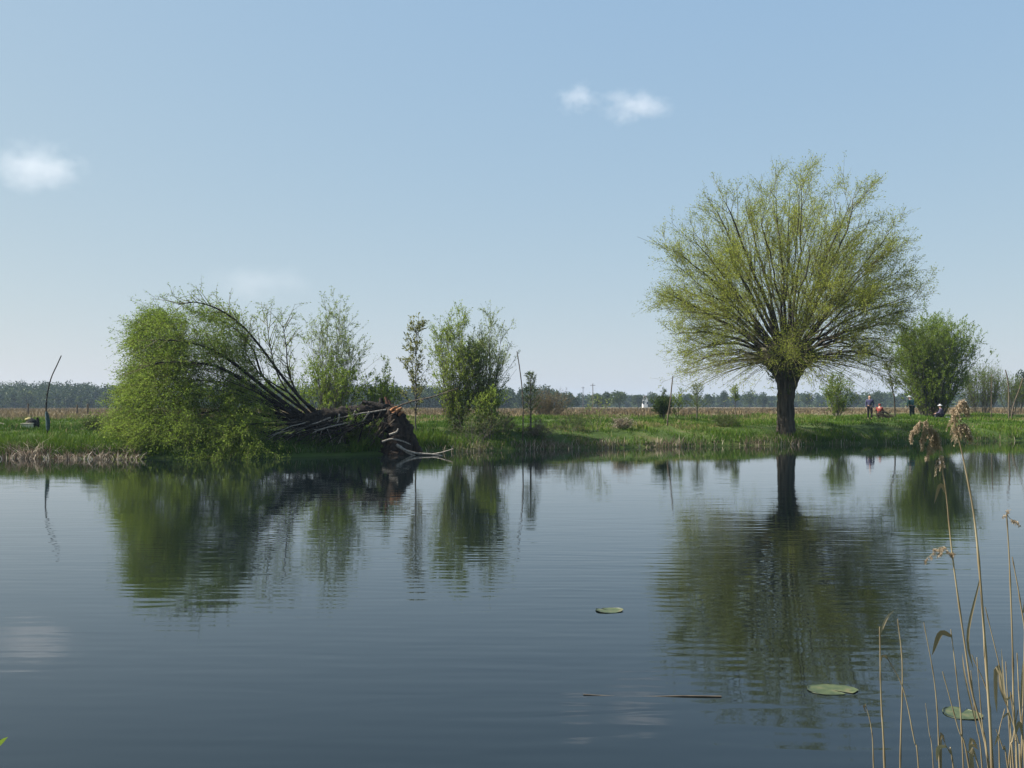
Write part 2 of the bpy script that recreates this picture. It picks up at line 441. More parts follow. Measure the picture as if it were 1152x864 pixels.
# near bank under the viewer
n = 9000
x = r.uniform(-9, 9, n); y = r.uniform(-4, 3.2, n); k = (shore_s(x, y) > 0.1) & (np.hypot(x, y) > 0.7)
x, y = x[k], y[k]; n = len(x)
v, f4, f3 = blades(np.stack([x, y, ground(x, y) - 0.01], 1), r.uniform(0.05, 0.22, n), 0.5, 0.008, r)
t5 = np.repeat(np.clip(r.normal(0.4, .2, n), 0, 1), 5)
tag(mesh_obj("near_grass", [(v, f4, M['grass'], t5), (v.copy(), f3, M['grass'], t5)]), "short grass on the near bank", "grass", None, "stuff")

# ------------------------------------------------------------------ far woods
def crown_cloud(cx, cy, z0, rx, rz, n, r, leaf, base_t, trunk_out=None):
    """leaf clumps spread through several lobes of a crown -> verts, faces, tint"""
    nl = max(4, int(3 + rx * 1.6))
    lob = r.normal(0, 1, (nl, 3)); lob = norm(lob) * r.uniform(0.15, 0.62, (nl, 1)); lob[:, 2] = np.abs(lob[:, 2]) * 1.25 - 0.25
    pick = r.integers(0, nl, n)
    d = norm(r.normal(0, 1, (n, 3)))
    p = lob[pick] + d * (0.44 * r.uniform(0.3, 1, (n, 1)) ** 0.5)
    p = p * np.array([rx, rx, rz]) + np.array([cx, cy, z0 + rz])
    v, f = leaf_quads(p, d + r.normal(0, .8, (n, 3)), leaf, leaf * 0.75, r)
    lt = r.normal(0, 0.13, nl)
    t = np.clip(base_t + lt[pick] + r.normal(0, .1, n), 0, 1)
    return v, f, np.repeat(t, 4)

def wood(name, label, px0, px1, top_fn, d0, d1, n_trees, leaf, seed, base=0.36, per=420):
    r = np.random.default_rng(seed)
    parts = []
    tp, tr = [], []
    for i in range(n_trees):
        d = d0 + (d1 - d0) * r.uniform(0, 1) ** 1.3
        px = r.uniform(px0, px1)
        x = xat(px, d); z = float(ground(x, d))
        H = at(px, top_fn(px), d)[2] - z
        H *= r.uniform(0.90, 1.01) * (1.0 if d > d0 + .25 * (d1 - d0) else r.uniform(0.5, .95))
        rx = H * r.uniform(0.30, 0.46)
        v, f, t = crown_cloud(x, d, z - 0.10 * H, rx, H * 0.54, int(per * r.uniform(.7, 1.2)), r, leaf, base + r.normal(0, 0.11) + (0.22 if r.uniform() < .1 else 0))
        parts.append((v, f, M['far_leaf'], t))
        tp.append(np.array([[x, d, z], [x, d, z + .3 * H], [x, d, z + .6 * H]])); tr.append([.2, .15, .06])
    for i in range(n_trees):
        d = d0 + (d1 - d0) * r.uniform(0, .5); px = px0 + (px1 - px0) * (i + r.uniform()) / n_trees
        x = xat(px, d); v, f, t = crown_cloud(x, d, float(ground(x, d)) - 1.0, r.uniform(3.0, 5.5), r.uniform(1.8, 3.2), 130, r, leaf, base + r.normal(.04, .1))
        parts.append((v, f, M['far_leaf'], t))
    v, f = tubes(np.array(tp), np.array(tr), 5)
    parts.append((v, f, M['young_bark'], None))
    return tag(mesh_obj(name, parts), label, "wood", None, "stuff")

def top_left(px):
    return -1.5 + float(np.interp(px, [-120, 0, 60, 135, 300, 420, 470, 560, 610, 628, 645], [424, 424.5, 425, 428, 426, 427, 430, 432, 431, 434, 450]))
wood("far_wood", "dark blue-green wood beyond the field on the left", -140, 640, top_left, 330, 420, 420, 0.7, 51, 0.27, 760)
def top_right(px):
    return float(np.interp(px, [600, 640, 760, 850, 1000, 1080, 1200], [436, 441, 441, 440, 437, 438, 438]))
wood("hazy_wood", "pale hazy tree belt on the horizon to the right", 600, 1290, top_right, 520, 660, 260, 1.2, 52, 0.36, 380)

def far_tree(px, py_top, d, wpx, label, seed, base=0.45, name="field_tree", leaf=0.45, n=1500):
    r = np.random.default_rng(seed)
    p = on_ground(px, d); H = at(px, py_top, d)[2] - p[2]
    rx = wpx / F0 * d / 2
    o = empty(name, p, label, "tree", "single trees beyond the field")
    v, f, t = crown_cloud(p[0], p[1], p[2] - 0.02 * H, rx * 1.15, H * 0.52, n, r, leaf, base)
    mesh_obj("crown", [(v, f, M['far_leaf'], t)], o)
    v, f = tubes(np.array([p - [0, 0, .2], p + [0, 0, .3 * H], p + [0.1, 0, .7 * H]]), np.array([.22, .17, .06]) * H / 8, 7)
    mesh_obj("trunk", [(v, f, M['young_bark'], None)], o)
    return o
FT = [
 (642, 438.5, 300, 24, "round pale tree just right of the dark wood's end", .52),
 (672, 438, 310, 22, "broad tree with a ragged top beside the utility pole in the field", .50),
 (681, 439, 330, 15, "narrower tree pressed against the left side of a broad rounded tree", .46),
 (697, 435, 300, 22, "broad rounded tree left of the white house, tallest of its row", .50),
 (718, 438, 400, 15, "hazy tree directly left of the small white house", .36),
 (735, 437, 390, 17, "hazy tree directly right of the small white house", .34),
 (772, 438.5, 420, 14, "small hazy tree above the low shrubs behind the short stake", .34),
 (797, 440, 400, 15, "hazy tree on the horizon between a small pine and the willow crown", .38),
 (815, 439, 420, 13, "hazy tree just left of the thin sapling in the brown field", .34),
 (843, 437, 380, 17, "greyish tree below the lower left boughs of the big willow", .42),
 (858, 439, 410, 16, "tree right beside the big willow trunk on its left", .38),
 (908, 440, 400, 17, "hazy tree right beside the big willow trunk on its right", .36),
 (960, 434, 380, 24, "blue-grey tree behind the standing person in blue", .30),
 (985, 436, 400, 22, "blue-grey tree above the seated person in red", .30),
 (1149, 413, 210, 22, "tall dark tree at the right edge of the field", .25),
]
for i, (a, b_, d, w, lab, bt) in enumerate(FT): far_tree(a, b_, d, w, lab, 600 + i, bt)

# small white house among the far trees
p = on_ground(725.5, 500)
wall_m = rough_mat("white render", (0.70, 0.69, 0.66), (0.80, 0.79, 0.76), 3)
roof_m = rough_mat("brown roof tile", (0.10, 0.06, 0.045), (0.17, 0.10, 0.075), 6)
glass_m = rough_mat("dark window glass", (0.02, 0.025, 0.03), (0.04, 0.045, 0.05), 3, rough=0.15)
house = empty("house", p, "tiny white gabled house among the hazy trees on the horizon", "house")
w, l, hh, rg = 1.15, 2.2, 4.4, 5.5
hv = np.array([[-w, -l, 0], [w, -l, 0], [w, l, 0], [-w, l, 0], [-w, -l, hh], [w, -l, hh], [w, l, hh], [-w, l, hh], [0, -l, rg], [0, l, rg]]) + p
mesh_obj("wall", [(hv, [[0, 1, 5, 4], [1, 2, 6, 5], [2, 3, 7, 6], [3, 0, 4, 7]], wall_m, None), (hv.copy(), [[4, 5, 8], [6, 7, 9]], wall_m, None)], house, smooth=False)
e = 0.35
rv = []
for dz in (0.06, 0.26):
    rv += [[-w - e, -l - e, hh - e * .75 + dz], [0, -l - e, rg + dz], [w + e, -l - e, hh - e * .75 + dz], [-w - e, l + e, hh - e * .75 + dz], [0, l + e, rg + dz], [w + e, l + e, hh - e * .75 + dz]]
rv = np.array(rv) + p
roof = mesh_obj("roof", [(rv, [[0, 1, 4, 3], [1, 2, 5, 4], [6, 9, 10, 7], [7, 10, 11, 8], [0, 6, 7, 1], [1, 7, 8, 2], [3, 4, 10, 9], [4, 5, 11, 10], [0, 3, 9, 6], [2, 8, 11, 5]], roof_m, None)], house, smooth=False)
def box(c, sx, sy, sz):
    q = np.array([[-1, -1, -1], [1, -1, -1], [1, 1, -1], [-1, 1, -1], [-1, -1, 1], [1, -1, 1], [1, 1, 1], [-1, 1, 1]], float) * np.array([sx, sy, sz]) / 2 + np.asarray(c)
    return q, np.array([[0, 3, 2, 1], [4, 5, 6, 7], [0, 1, 5, 4], [1, 2, 6, 5], [2, 3, 7, 6], [3, 0, 4, 7]])
for dx in (-1.0, 1.0):
    v, f = box(p + [dx, -l - 0.01, 2.2], 0.9, 0.08, 1.2); mesh_obj("window", [(v, f, glass_m, None)], house, smooth=False)
v, f = box(p + [0.7, 1.0, rg - .1], 0.6, 0.6, 1.4); mesh_obj("chimney", [(v, f, roof_m, None)], house, smooth=False)

for px, top, d, lab in ((667, 431.5, 290, "thin utility pole standing among the round field trees"), (656, 435, 420, "second thinner utility pole further off, left of the round field trees' pole")):
    p = on_ground(px, d); H = at(px, top, d)[2] - p[2]
    o = empty("utility_pole", p, lab, "pole", "utility poles across the field")
    v, f = tubes(np.array([p - [0, 0, .3], p + [0, 0, H * .5], p + [0, 0, H]]), np.array([.15, .12, .09]), 8); mesh_obj("shaft", [(v, f, M['stick'], None)], o)
    v, f = box(p + [0, 0, H - .5], 1.5, .12, .12); mesh_obj("crossarm", [(v, f, M['stick'], None)], o, smooth=False)

# ------------------------------------------------------------------ trees
def side_shoots(P, Rr, n_per, t0, t1, ang, length, r, npt=5, lift=0.15, taper=True):
    """child shoots from a set of parent lines P (M,N,3): -> lines (K,npt,3)"""
    Mn, N = P.shape[:2]
    T = norm(np.gradient(P, axis=1))
    par = np.repeat(np.arange(Mn), n_per); k = len(par)
    t = r.uniform(t0, t1, k); i = np.minimum((t * (N - 1)).astype(int), N - 2); u = (t * (N - 1) - i)[:, None]
    p0 = P[par, i] * (1 - u) + P[par, i + 1] * u
    tg = T[par, i]
    perp = norm(np.cross(tg, r.normal(0, 1, (k, 3))))
    a = (ang * r.uniform(0.6, 1.4, k))[:, None]
    d = norm(np.cos(a) * tg + np.sin(a) * perp + np.array([0, 0, lift]))
    L = length(par, t) if callable(length) else np.full(k, length)
    L = (L * r.uniform(0.6, 1.25, k))[:, None]
    bend = r.normal(0, 0.12, (k, 3)) + np.array([0, 0, lift * .6])
    p1 = p0 + d * L * 0.5; p2 = p0 + norm(d + bend) * L
    return bez(p0, p1, p2, npt), t

def leaves_on(P, per, t0, length, width, r, spread=0.6, jitter=0.02, droop=0.0):
    Mn, N = P.shape[:2]
    T = norm(np.gradient(P, axis=1))
    par = np.repeat(np.arange(Mn), per); k = len(par)
    t = r.uniform(t0, 1, k); i = np.minimum((t * (N - 1)).astype(int), N - 2); u = (t * (N - 1) - i)[:, None]
    p = P[par, i] * (1 - u) + P[par, i + 1] * u + r.normal(0, jitter, (k, 3))
    d = T[par, i] + r.normal(0, spread, (k, 3)) - np.array([0, 0, droop])
    return leaf_quads(p, d, length, width, r) + (par,)

def lin(a, b_, N): return np.linspace(a, b_, N)

# ---- the big pollard willow on the right
def big_willow():
    r = np.random.default_rng(101)
    D = 48.6
    base = on_ground(885, D)
    root = empty("pollard_willow", base, "huge round-crowned pollard willow in yellow-green leaf on the right bank", "tree")
    sc_ = D / F0
    zt = at(885, 425, D)[2]
    # trunk with flare at the foot and a swollen pollard head
    prof = [(486, 11.4), (480, 10.0), (470, 9.4), (455, 9.2), (440, 9.6), (428, 12.6), (418, 18), (408, 26), (398, 31), (388, 26), (380, 13)]
    cl = []; rad = []
    for k, (py, w) in enumerate(prof):
        q = at(885 + [0, -.5, -1, -1, 0, 1, 1, 1, 0, 0, 0][k], py, D); cl.append(q); rad.append(w * sc_)
    cl[0] = cl[0] - [0, 0, 0.25]
    v, f = tubes(spline(cl, 34)[None], np.interp(np.linspace(0, 10, 34), np.arange(11), rad)[None], 30, rough=0.075, seed=7)
    trunk = mesh_obj("trunk", [(v, f, M['bark'], None)], root)
    head = at(885, 403, D)
    # limbs, each a part of its own
    nl = 80
    crown = []
    allsec = []
    for i in range(nl):
        g = (i + 0.5) / nl
        phi = i * 2.39996 + r.normal(0, .15)
        el = R(-6) + (R(88) - R(-6)) * (1 - math.sqrt(1 - g * .985)) if False else math.asin(min(0.995, -0.12 + 1.115 * g ** 0.80))
        d = np.array([math.cos(phi) * math.cos(el), math.sin(phi) * math.cos(el), math.sin(el)])
        left = -d[0]
        ed = math.degrees(el)
        Rpx = np.interp(ed, [-10, 5, 25, 45, 60, 75, 90], [122, 134, 166, 196, 212, 225, 216]) * (1 + 0.045 * left * math.cos(el) * (ed > 20)) * r.uniform(0.90, 1.01)
        L = Rpx * sc_ * 0.93
        st = head + d * np.array([0.75, 0.75, 0.45]) * r.uniform(.5, 1) + np.array([0, 0, r.uniform(-.35, .1)])
        end = head + d * L
        bow = norm(np.cross(d, r.normal(0, 1, 3))) * r.uniform(.02, .10) * L
        ctl = head + d * L * 0.5 + np.array([0, 0, (0.05 + 0.10 * (ed < 30)) * L]) + bow
        if ed < 12: end = end - np.array([0, 0, 0.07 * L])
        P = bez(st, ctl, end, 15)
        P[2:-1] += np.cumsum(r.normal(0, 0.034, (12, 3)), 0) * 1.2
        r0 = r.choice([.03, .036, .044, .056, .085]) * r.uniform(.85, 1.15) * (0.8 + .4 * g)
        rr = r0 * (1 - np.linspace(0, 1, 15)) ** 0.75 + 0.010
        secs, ts = side_shoots(P[None], None, 17, 0.30, 1.0, R(33), lambda par, t: L * (0.37 - 0.19 * t), r, 7, 0.10)
        srr = (r0 * 0.36 * (1 - ts * .75))[:, None] * np.linspace(1, .22, 7)[None] + 0.004
        v1, f1 = tubes(P[None], rr[None], 7); v2, f2 = tubes(secs, srr, 4)
        mesh_obj("limb", [(v1, f1, M['bark'], None), (v2, f2, M['twig'], None)], root)
        allsec.append(secs)
    sec = np.concatenate(allsec)
    # hanging fine shoots under the crown
    k = 190
    ph = r.uniform(0, 2 * np.pi, k); d = np.stack([np.cos(ph), np.sin(ph), r.uniform(-.28, .12, k)], 1)
    p0 = head + d * np.array([.8, .8, .6]); Lh = r.uniform(1.8, 5.4, k)[:, None]
    low = bez(p0, p0 + d * Lh * .5 + np.array([0, 0, .35]), p0 + d * Lh + np.array([0, 0, -0.06]) * Lh ** 1.2, 7)
    lowr = np.full((k, 1), .016) * np.linspace(1, .3, 7)[None]
    sec2 = np.concatenate([sec, low])
    tw, ts = side_shoots(sec2, None, 13, 0.12, 1.0, R(38), lambda par, t: np.full(len(par), 0.70), r, 4, 0.06)
    rad_f = np.linalg.norm(tw[:, 0] - head, axis=1)
    el_f = np.degrees(np.arcsin(np.clip((tw[:, 0, 2] - head[2]) / np.maximum(rad_f, .1), -1, 1)))
    lim = np.interp(el_f, [-30, -10, 5, 25, 45, 60, 75, 90], [140, 142, 150, 176, 204, 218, 230, 222]) * sc_
    ok = (rad_f < lim) & (r.uniform(0, 1, len(tw)) < np.interp(el_f, [-5, 18], [.55, 1])); tw = tw[ok]; rad_f = rad_f[ok]
    tw = tw[(rad_f > 4.2) | (r.uniform(0, 1, len(tw)) < np.interp(rad_f, [1.5, 4.2], [.09, .42]))]
    twr = np.full((len(tw), 1), .005) * np.linspace(1, .45, 4)[None]
    vt, ft = tubes(tw, twr, 3); vl, fl = tubes(low, lowr, 4)
    lv, lf, par = leaves_on(tw, 10, 0.1, 0.098, 0.032, r, 0.6, 0.06)
    twt = r.normal(0, 0.10, len(tw)) + 0.10 * vnoise(tw[:, 0, 0] * .9, tw[:, 0, 2] * .9, 71)
    lt = np.clip(0.50 + twt[par] + r.normal(0, .12, len(par)), 0, 1)
    # epicormic leafy sprouts on the pollard head and down the trunk
    k = 230
    ph = r.uniform(0, 2 * np.pi, k); zz = r.normal(0, 1, k)
    pz = head[2] - 0.35 + 0.55 * zz; rad_ = np.interp(pz - head[2], [-1.6, -.7, 0, .5], [.50, .72, 1.15, 1.1])
    p0 = np.stack([head[0] + np.cos(ph) * rad_ * .85, head[1] + np.sin(ph) * rad_ * .85, pz], 1)
    d = np.stack([np.cos(ph), np.sin(ph), r.uniform(0.1, 1.2, k)], 1); Ls = r.uniform(.25, .75, k)[:, None]
    sp = bez(p0, p0 + d * Ls * .5, p0 + d * Ls, 4)
    vs, fs = tubes(sp, np.full((k, 4), .008), 3)
    ev, ef, ep = leaves_on(sp, 13, 0.05, 0.12, 0.045, r, 0.8, 0.03)
    et = np.clip(r.normal(.55, .2, len(ep)), 0, 1)
    mesh_obj("crown", [(lv, lf, M['willow_leaf'], np.repeat(lt, 4)), (vt, ft, M['twig'], None), (vl, fl, M['twig'], None)], root)
    mesh_obj("sprout_tuft", [(ev, ef, M['dark_leaf'], np.repeat(et, 4)), (vs, fs, M['twig'], None)], root)
big_willow()

# ---- generic young tree / bush
def young_tree(name, px, d, top, wpx, label, cat="tree", stems=1, seed=0, leaf='fresh_leaf', per=12, llen=.10, lwid=.045, nsec=26, ntw=5,
               t_low=0.18, ang=38, base=0.5, group=None, bark='young_bark', lift=0.3, shape="oval", stem_r=.035, tw_len=.30, lean=(0, 0), py=None):
    r = np.random.default_rng(seed)
    p = on_ground(px, d)
    H = max(at(px, top, d)[2] - p[2], 0.35); rx = wpx / F0 * d / 2
    o = empty(name, p, label, cat, group)
    PP, RR, SS, SR = [], [], [], []
    for i in range(stems):
        ph = i * 2.4 + r.uniform(0, .8); off = (0 if stems == 1 else rx * math.sqrt((i + .5) / stems) * .80)
        hh = H * (r.uniform(.74, .98) if i else 1.0)
        hh *= 1 - (0.42 * (off / rx) ** 1.5 if rx else 0)
        tip = p + np.array([math.cos(ph) * off + lean[0], math.sin(ph) * off * .8 + lean[1], hh])
        b0 = p + np.array([math.cos(ph) * off * (.30 if cat == 'shrub' else .14), math.sin(ph) * off * (.30 if cat == 'shrub' else .14), -.08])
        ctl = p + np.array([math.cos(ph) * off * .74, math.sin(ph) * off * .6, hh * .5])
        P = bez(b0, ctl, tip, 12); P[1:-1] += r.normal(0, .012 * H / 4, (10, 3))
        rs = stem_r * r.uniform(.7, 1.1) * np.linspace(1, .12, 12) ** .85
        PP.append(P); RR.append(rs)
        if shape == "oval": ln = lambda par, t: (rx * (1.3 if stems > 1 else 1.35)) * (0.55 + .9 * np.sin(np.pi * np.clip(t * .86 + .1, 0, 1)) ) * .62
        elif shape == "cone": ln = lambda par, t: rx * 1.75 * (1.10 - t)
        else: ln = lambda par, t: np.full(len(par), rx * .45)
        s, ts = side_shoots(P[None], None, nsec, t_low, 1.0, R(ang), ln, r, 5, lift)
        SS.append(s); SR.append((stem_r * .38 * (1 - .7 * ts))[:, None] * np.linspace(1, .25, 5)[None] + .002)
    PP = np.array(PP); RR = np.array(RR); SS = np.concatenate(SS); SR = np.concatenate(SR)
    tw, _ = side_shoots(SS, None, ntw, .1, 1.0, R(36), tw_len, r, 4, .12)
    v0, f0 = tubes(PP, RR, 6); v1, f1 = tubes(SS, SR, 4); v2, f2 = tubes(tw, np.full((len(tw), 1), .005) * np.linspace(1, .5, 4)[None], 3)
    lv, lf, par = leaves_on(tw, per, 0.05, llen, lwid, r, .65, .03)
    st = r.normal(0, .10, len(tw)); lt = np.clip(base + st[par] + r.normal(0, .12, len(par)), 0, 1)
    mesh_obj("trunk" if stems == 1 else "stem", [(v0, f0, M[bark], None), (v1, f1, M[bark], None)], o)
    mesh_obj("crown" if cat == "tree" else "foliage", [(lv, lf, M[leaf], np.repeat(lt, 4)), (v2, f2, M['twig'], None)], o)
    return o

# young trees on the bank behind the fallen willow
young_tree("young_willow", 376, 43.5, 338, 72, "slim pale-leaved young willow rising behind the fallen trunk", seed=1, stems=11, leaf='pale_leaf', per=9, nsec=22, ntw=5, t_low=.15, ang=44, base=.55, lift=.35, stem_r=.022, tw_len=.34, llen=.085, lwid=.034)
young_tree("willow_shrub", 372, 42.3, 415, 84, "low bright green shrub at the foot of the slim young willow", "shrub", seed=2, stems=9, leaf='fresh_leaf', per=13, nsec=9, ntw=4, ang=40, base=.52)
young_tree("willow_shrub", 322, 44.0, 432, 70, "low green shrub behind the fanned bare limbs of the fallen willow", "shrub", seed=22, stems=7, leaf='fresh_leaf', per=10, nsec=9, ntw=4, ang=40, base=.45)
young_tree("sapling", 429, 44.0, 404, 30, "thin leafy sapling just right of the slim young willow", seed=3, stems=4, leaf='pale_leaf', per=7, nsec=9, ntw=3, t_low=.45, ang=30, lift=.4, stem_r=.016)
young_tree("willow_shrub", 430, 43.2, 430, 56, "hazy green shrub behind the broken stump", "shrub", seed=23, stems=8, leaf='fresh_leaf', per=9, nsec=9, ntw=4, ang=36, base=.55)
young_tree("poplar_sapling", 468, 40.6, 368, 46, "sparse brownish young poplar with upright shoots behind the stump", seed=4, stems=1, leaf='bud_leaf', per=9, llen=.13, lwid=.055, nsec=50, ntw=3, t_low=.20, ang=50, base=.55, lift=.5, stem_r=.04, tw_len=.26)
young_tree("birch_clump", 515, 43.5, 350, 66, "dense leafy willow clump, left half of the tall pair by the leaning stick", seed=5, stems=15, leaf='fresh_leaf', per=10, nsec=25, ntw=5, t_low=.04, ang=42, base=.84, lift=.42, stem_r=.024, tw_len=.34, llen=.085, lwid=.036)
young_tree("birch_clump", 547, 43.9, 353, 64, "airy grey-green willow clump with thin dark stems, right half of the tall pair", seed=6, stems=13, leaf='pale_leaf', per=8, nsec=23, ntw=5, t_low=.08, ang=42, base=.82, lift=.42, stem_r=.026, tw_len=.34, llen=.085, lwid=.034, bark='bark')
young_tree("willow_shrub", 549, 42.4, 434, 34, "small bright green bush at the foot of the airy willow clump", "shrub", seed=7, stems=6, leaf='fresh_leaf', per=11, nsec=9, ntw=4, base=.72)
young_tree("bramble", 535, 41.5, 470, 66, "low dark brushy tangle in front of the tall willow pair", "shrub", seed=8, stems=10, leaf='dark_leaf', per=4, nsec=8, ntw=4, ang=50, base=.6, lift=.05, stem_r=.012)
def pine(px, d, top, wpx, label, seed, group=None, base=.75):
    r = np.random.default_rng(seed)
    p = on_ground(px, d); H = at(px, top, d)[2] - p[2]; rx = wpx / F0 * d / 2
    o = empty("young_pine", p, label, "tree", group)
    P = np.array([p - [0, 0, .1], p + [0, 0, .5 * H], p + [0, 0, H]]); v, f = tubes(spline(P, 8)[None], np.linspace(.05, .012, 8)[None], 7)
    mesh_obj("trunk", [(v, f, M['young_bark'], None)], o)
    br = []
    for w_ in range(9):
        t = .30 + .69 * w_ / 8
        for k in range(5):
            a = k * 1.2566 + w_ * .7 + r.normal(0, .2); L = rx * (1.5 - t) * r.uniform(.6, 1.5)
            q = p + np.array([0, 0, t * H]); dd = np.array([math.cos(a), math.sin(a), .55 + .5 * t])
            br.append(bez(q, q + dd * L * .5, q + dd * L + np.array([0, 0, .12 * L]), 5))
    br = np.array(br)
    v, f = tubes(br, np.full((len(br), 1), .012) * np.linspace(1, .4, 5)[None], 4)
    lv, lf, par = leaves_on(br, 32, .35, .14, .022, r, .8, .01)
    mesh_obj("crown", [(lv, lf, M['needle'], np.repeat(np.clip(base + r.normal(0, .18, len(par)), 0, 1), 4)), (v, f, M['young_bark'], None)], o)
pine(597, 44.5, 423, 15, "little pine with tufted needles just right of the long leaning stick", 61)
pine(784, 62, 437, 18, "small pine to the right of the short dark stake", 62, base=.62)
young_tree("round_bush", 745, 60, 443, 17, "dark round bush directly left of the short dark stake", "shrub", seed=9, stems=8, leaf='dark_leaf', per=16, nsec=9, ntw=5, ang=45, base=.45)
young_tree("sapling", 762, 60.5, 437, 18, "thin wispy sapling directly right of the short dark stake", seed=10, stems=3, leaf='fresh_leaf', per=7, nsec=10, ntw=3, base=.35, lift=.4, stem_r=.018)
young_tree("sapling", 827, 66, 438, 15, "slim-stemmed sapling with a small round head in the brown field", seed=11, stems=1, leaf='pale_leaf', per=9, nsec=22, ntw=4, t_low=.55, base=.4, stem_r=.035)
young_tree("sapling", 670, 46.5, 452, 36, "wispy almost leafless sapling alone in the grass between the two sticks", seed=12, stems=3, leaf='pale_leaf', per=3, nsec=7, ntw=3, base=.5, stem_r=.012, lift=.4)
young_tree("small_tree", 941, 66, 424, 34, "small bright green tree between the big trunk and the person in blue", seed=13, stems=6, leaf='fresh_leaf', per=10, nsec=18, ntw=5, t_low=.12, ang=44, base=.55, stem_r=.04, tw_len=.4, lift=.3)
young_tree("thin_tree", 1007, 67, 412, 26, "thin dark leaning tree with few leaves right of the seated person", seed=14, stems=1, leaf='bud_leaf', per=5, nsec=22, ntw=4, t_low=.4, ang=32, base=.5, stem_r=.06, bark='bark', lean=(-.5, 0))
young_tree("large_willow_bush", 1048, 74, 364, 96, "large dense green willow bush on the right bank", "shrub", seed=15, stems=52, leaf='fresh_leaf', per=12, nsec=17, ntw=5, t_low=.03, ang=40, base=.52, lift=.4, stem_r=.03, tw_len=.5, llen=.15, lwid=.055)
young_tree("osier_thicket", 1104, 84, 425, 62, "low thicket of brownish osier stems right of the large bush", "shrub", seed=16, stems=70, leaf='fresh_leaf', per=5, nsec=8, ntw=3, t_low=.2, ang=16, base=.32, lift=.6, stem_r=.014)
young_tree("osier_thicket", 1140, 86, 430, 44, "sparser low osier thicket behind the two right-hand stakes", "shrub", seed=17, stems=44, leaf='fresh_leaf', per=4, nsec=6, ntw=3, t_low=.2, ang=16, base=.25, lift=.6, stem_r=.014)
young_tree("waterside_bush", 404, 38.6, 492, 60, "low leafy bush at the waterline beneath the fallen trunk", "shrub", seed=18, stems=10, leaf='fresh_leaf', per=13, nsec=9, ntw=4, ang=50, base=.22, lift=.05, stem_r=.012)

# rough clumps on the bank
for px, d, top, w, lab, lf_, bs, sd in (
    (563, 44.0, 478, 30, "low brown weed clump at the foot of the leaning stick, on its left", 'dry', .25, 31),
    (606, 43.5, 482, 26, "low brown weed clump on the bank just right of the leaning stick", 'dry', .35, 32),
    (643, 46.0, 477, 36, "dark weedy hummock below the wispy leafless sapling", 'dark_leaf', .6, 33),
    (700, 47.5, 483, 22, "small straw-coloured tussock between the wispy sapling and the short stake", 'dry', .6, 34),
    (815, 50.0, 478, 24, "dark green weed clump on the bank midway between the short stake and the big trunk", 'dark_leaf', .8, 35),
    (105, 40.0, 482, 22, "dark weed clump between the crooked stick and the fallen crown", 'dark_leaf', .7, 36)):
    young_tree("weed_clump", px, d, top, w, lab, "weeds", seed=sd, stems=14, leaf=lf_, per=6, nsec=6, ntw=3, ang=48, base=bs, lift=.1, stem_r=.008, tw_len=.18, llen=.09, lwid=.02)
young_tree("reddish_weeds", 617, 72, 458, 46, "tall reddish dead weeds at the field edge right of the little pine", "weeds", seed=37, stems=44, leaf='field_straw', per=6, nsec=6, ntw=3, ang=20, base=.35, lift=.6, stem_r=.012, tw_len=.25, llen=.12, lwid=.03)
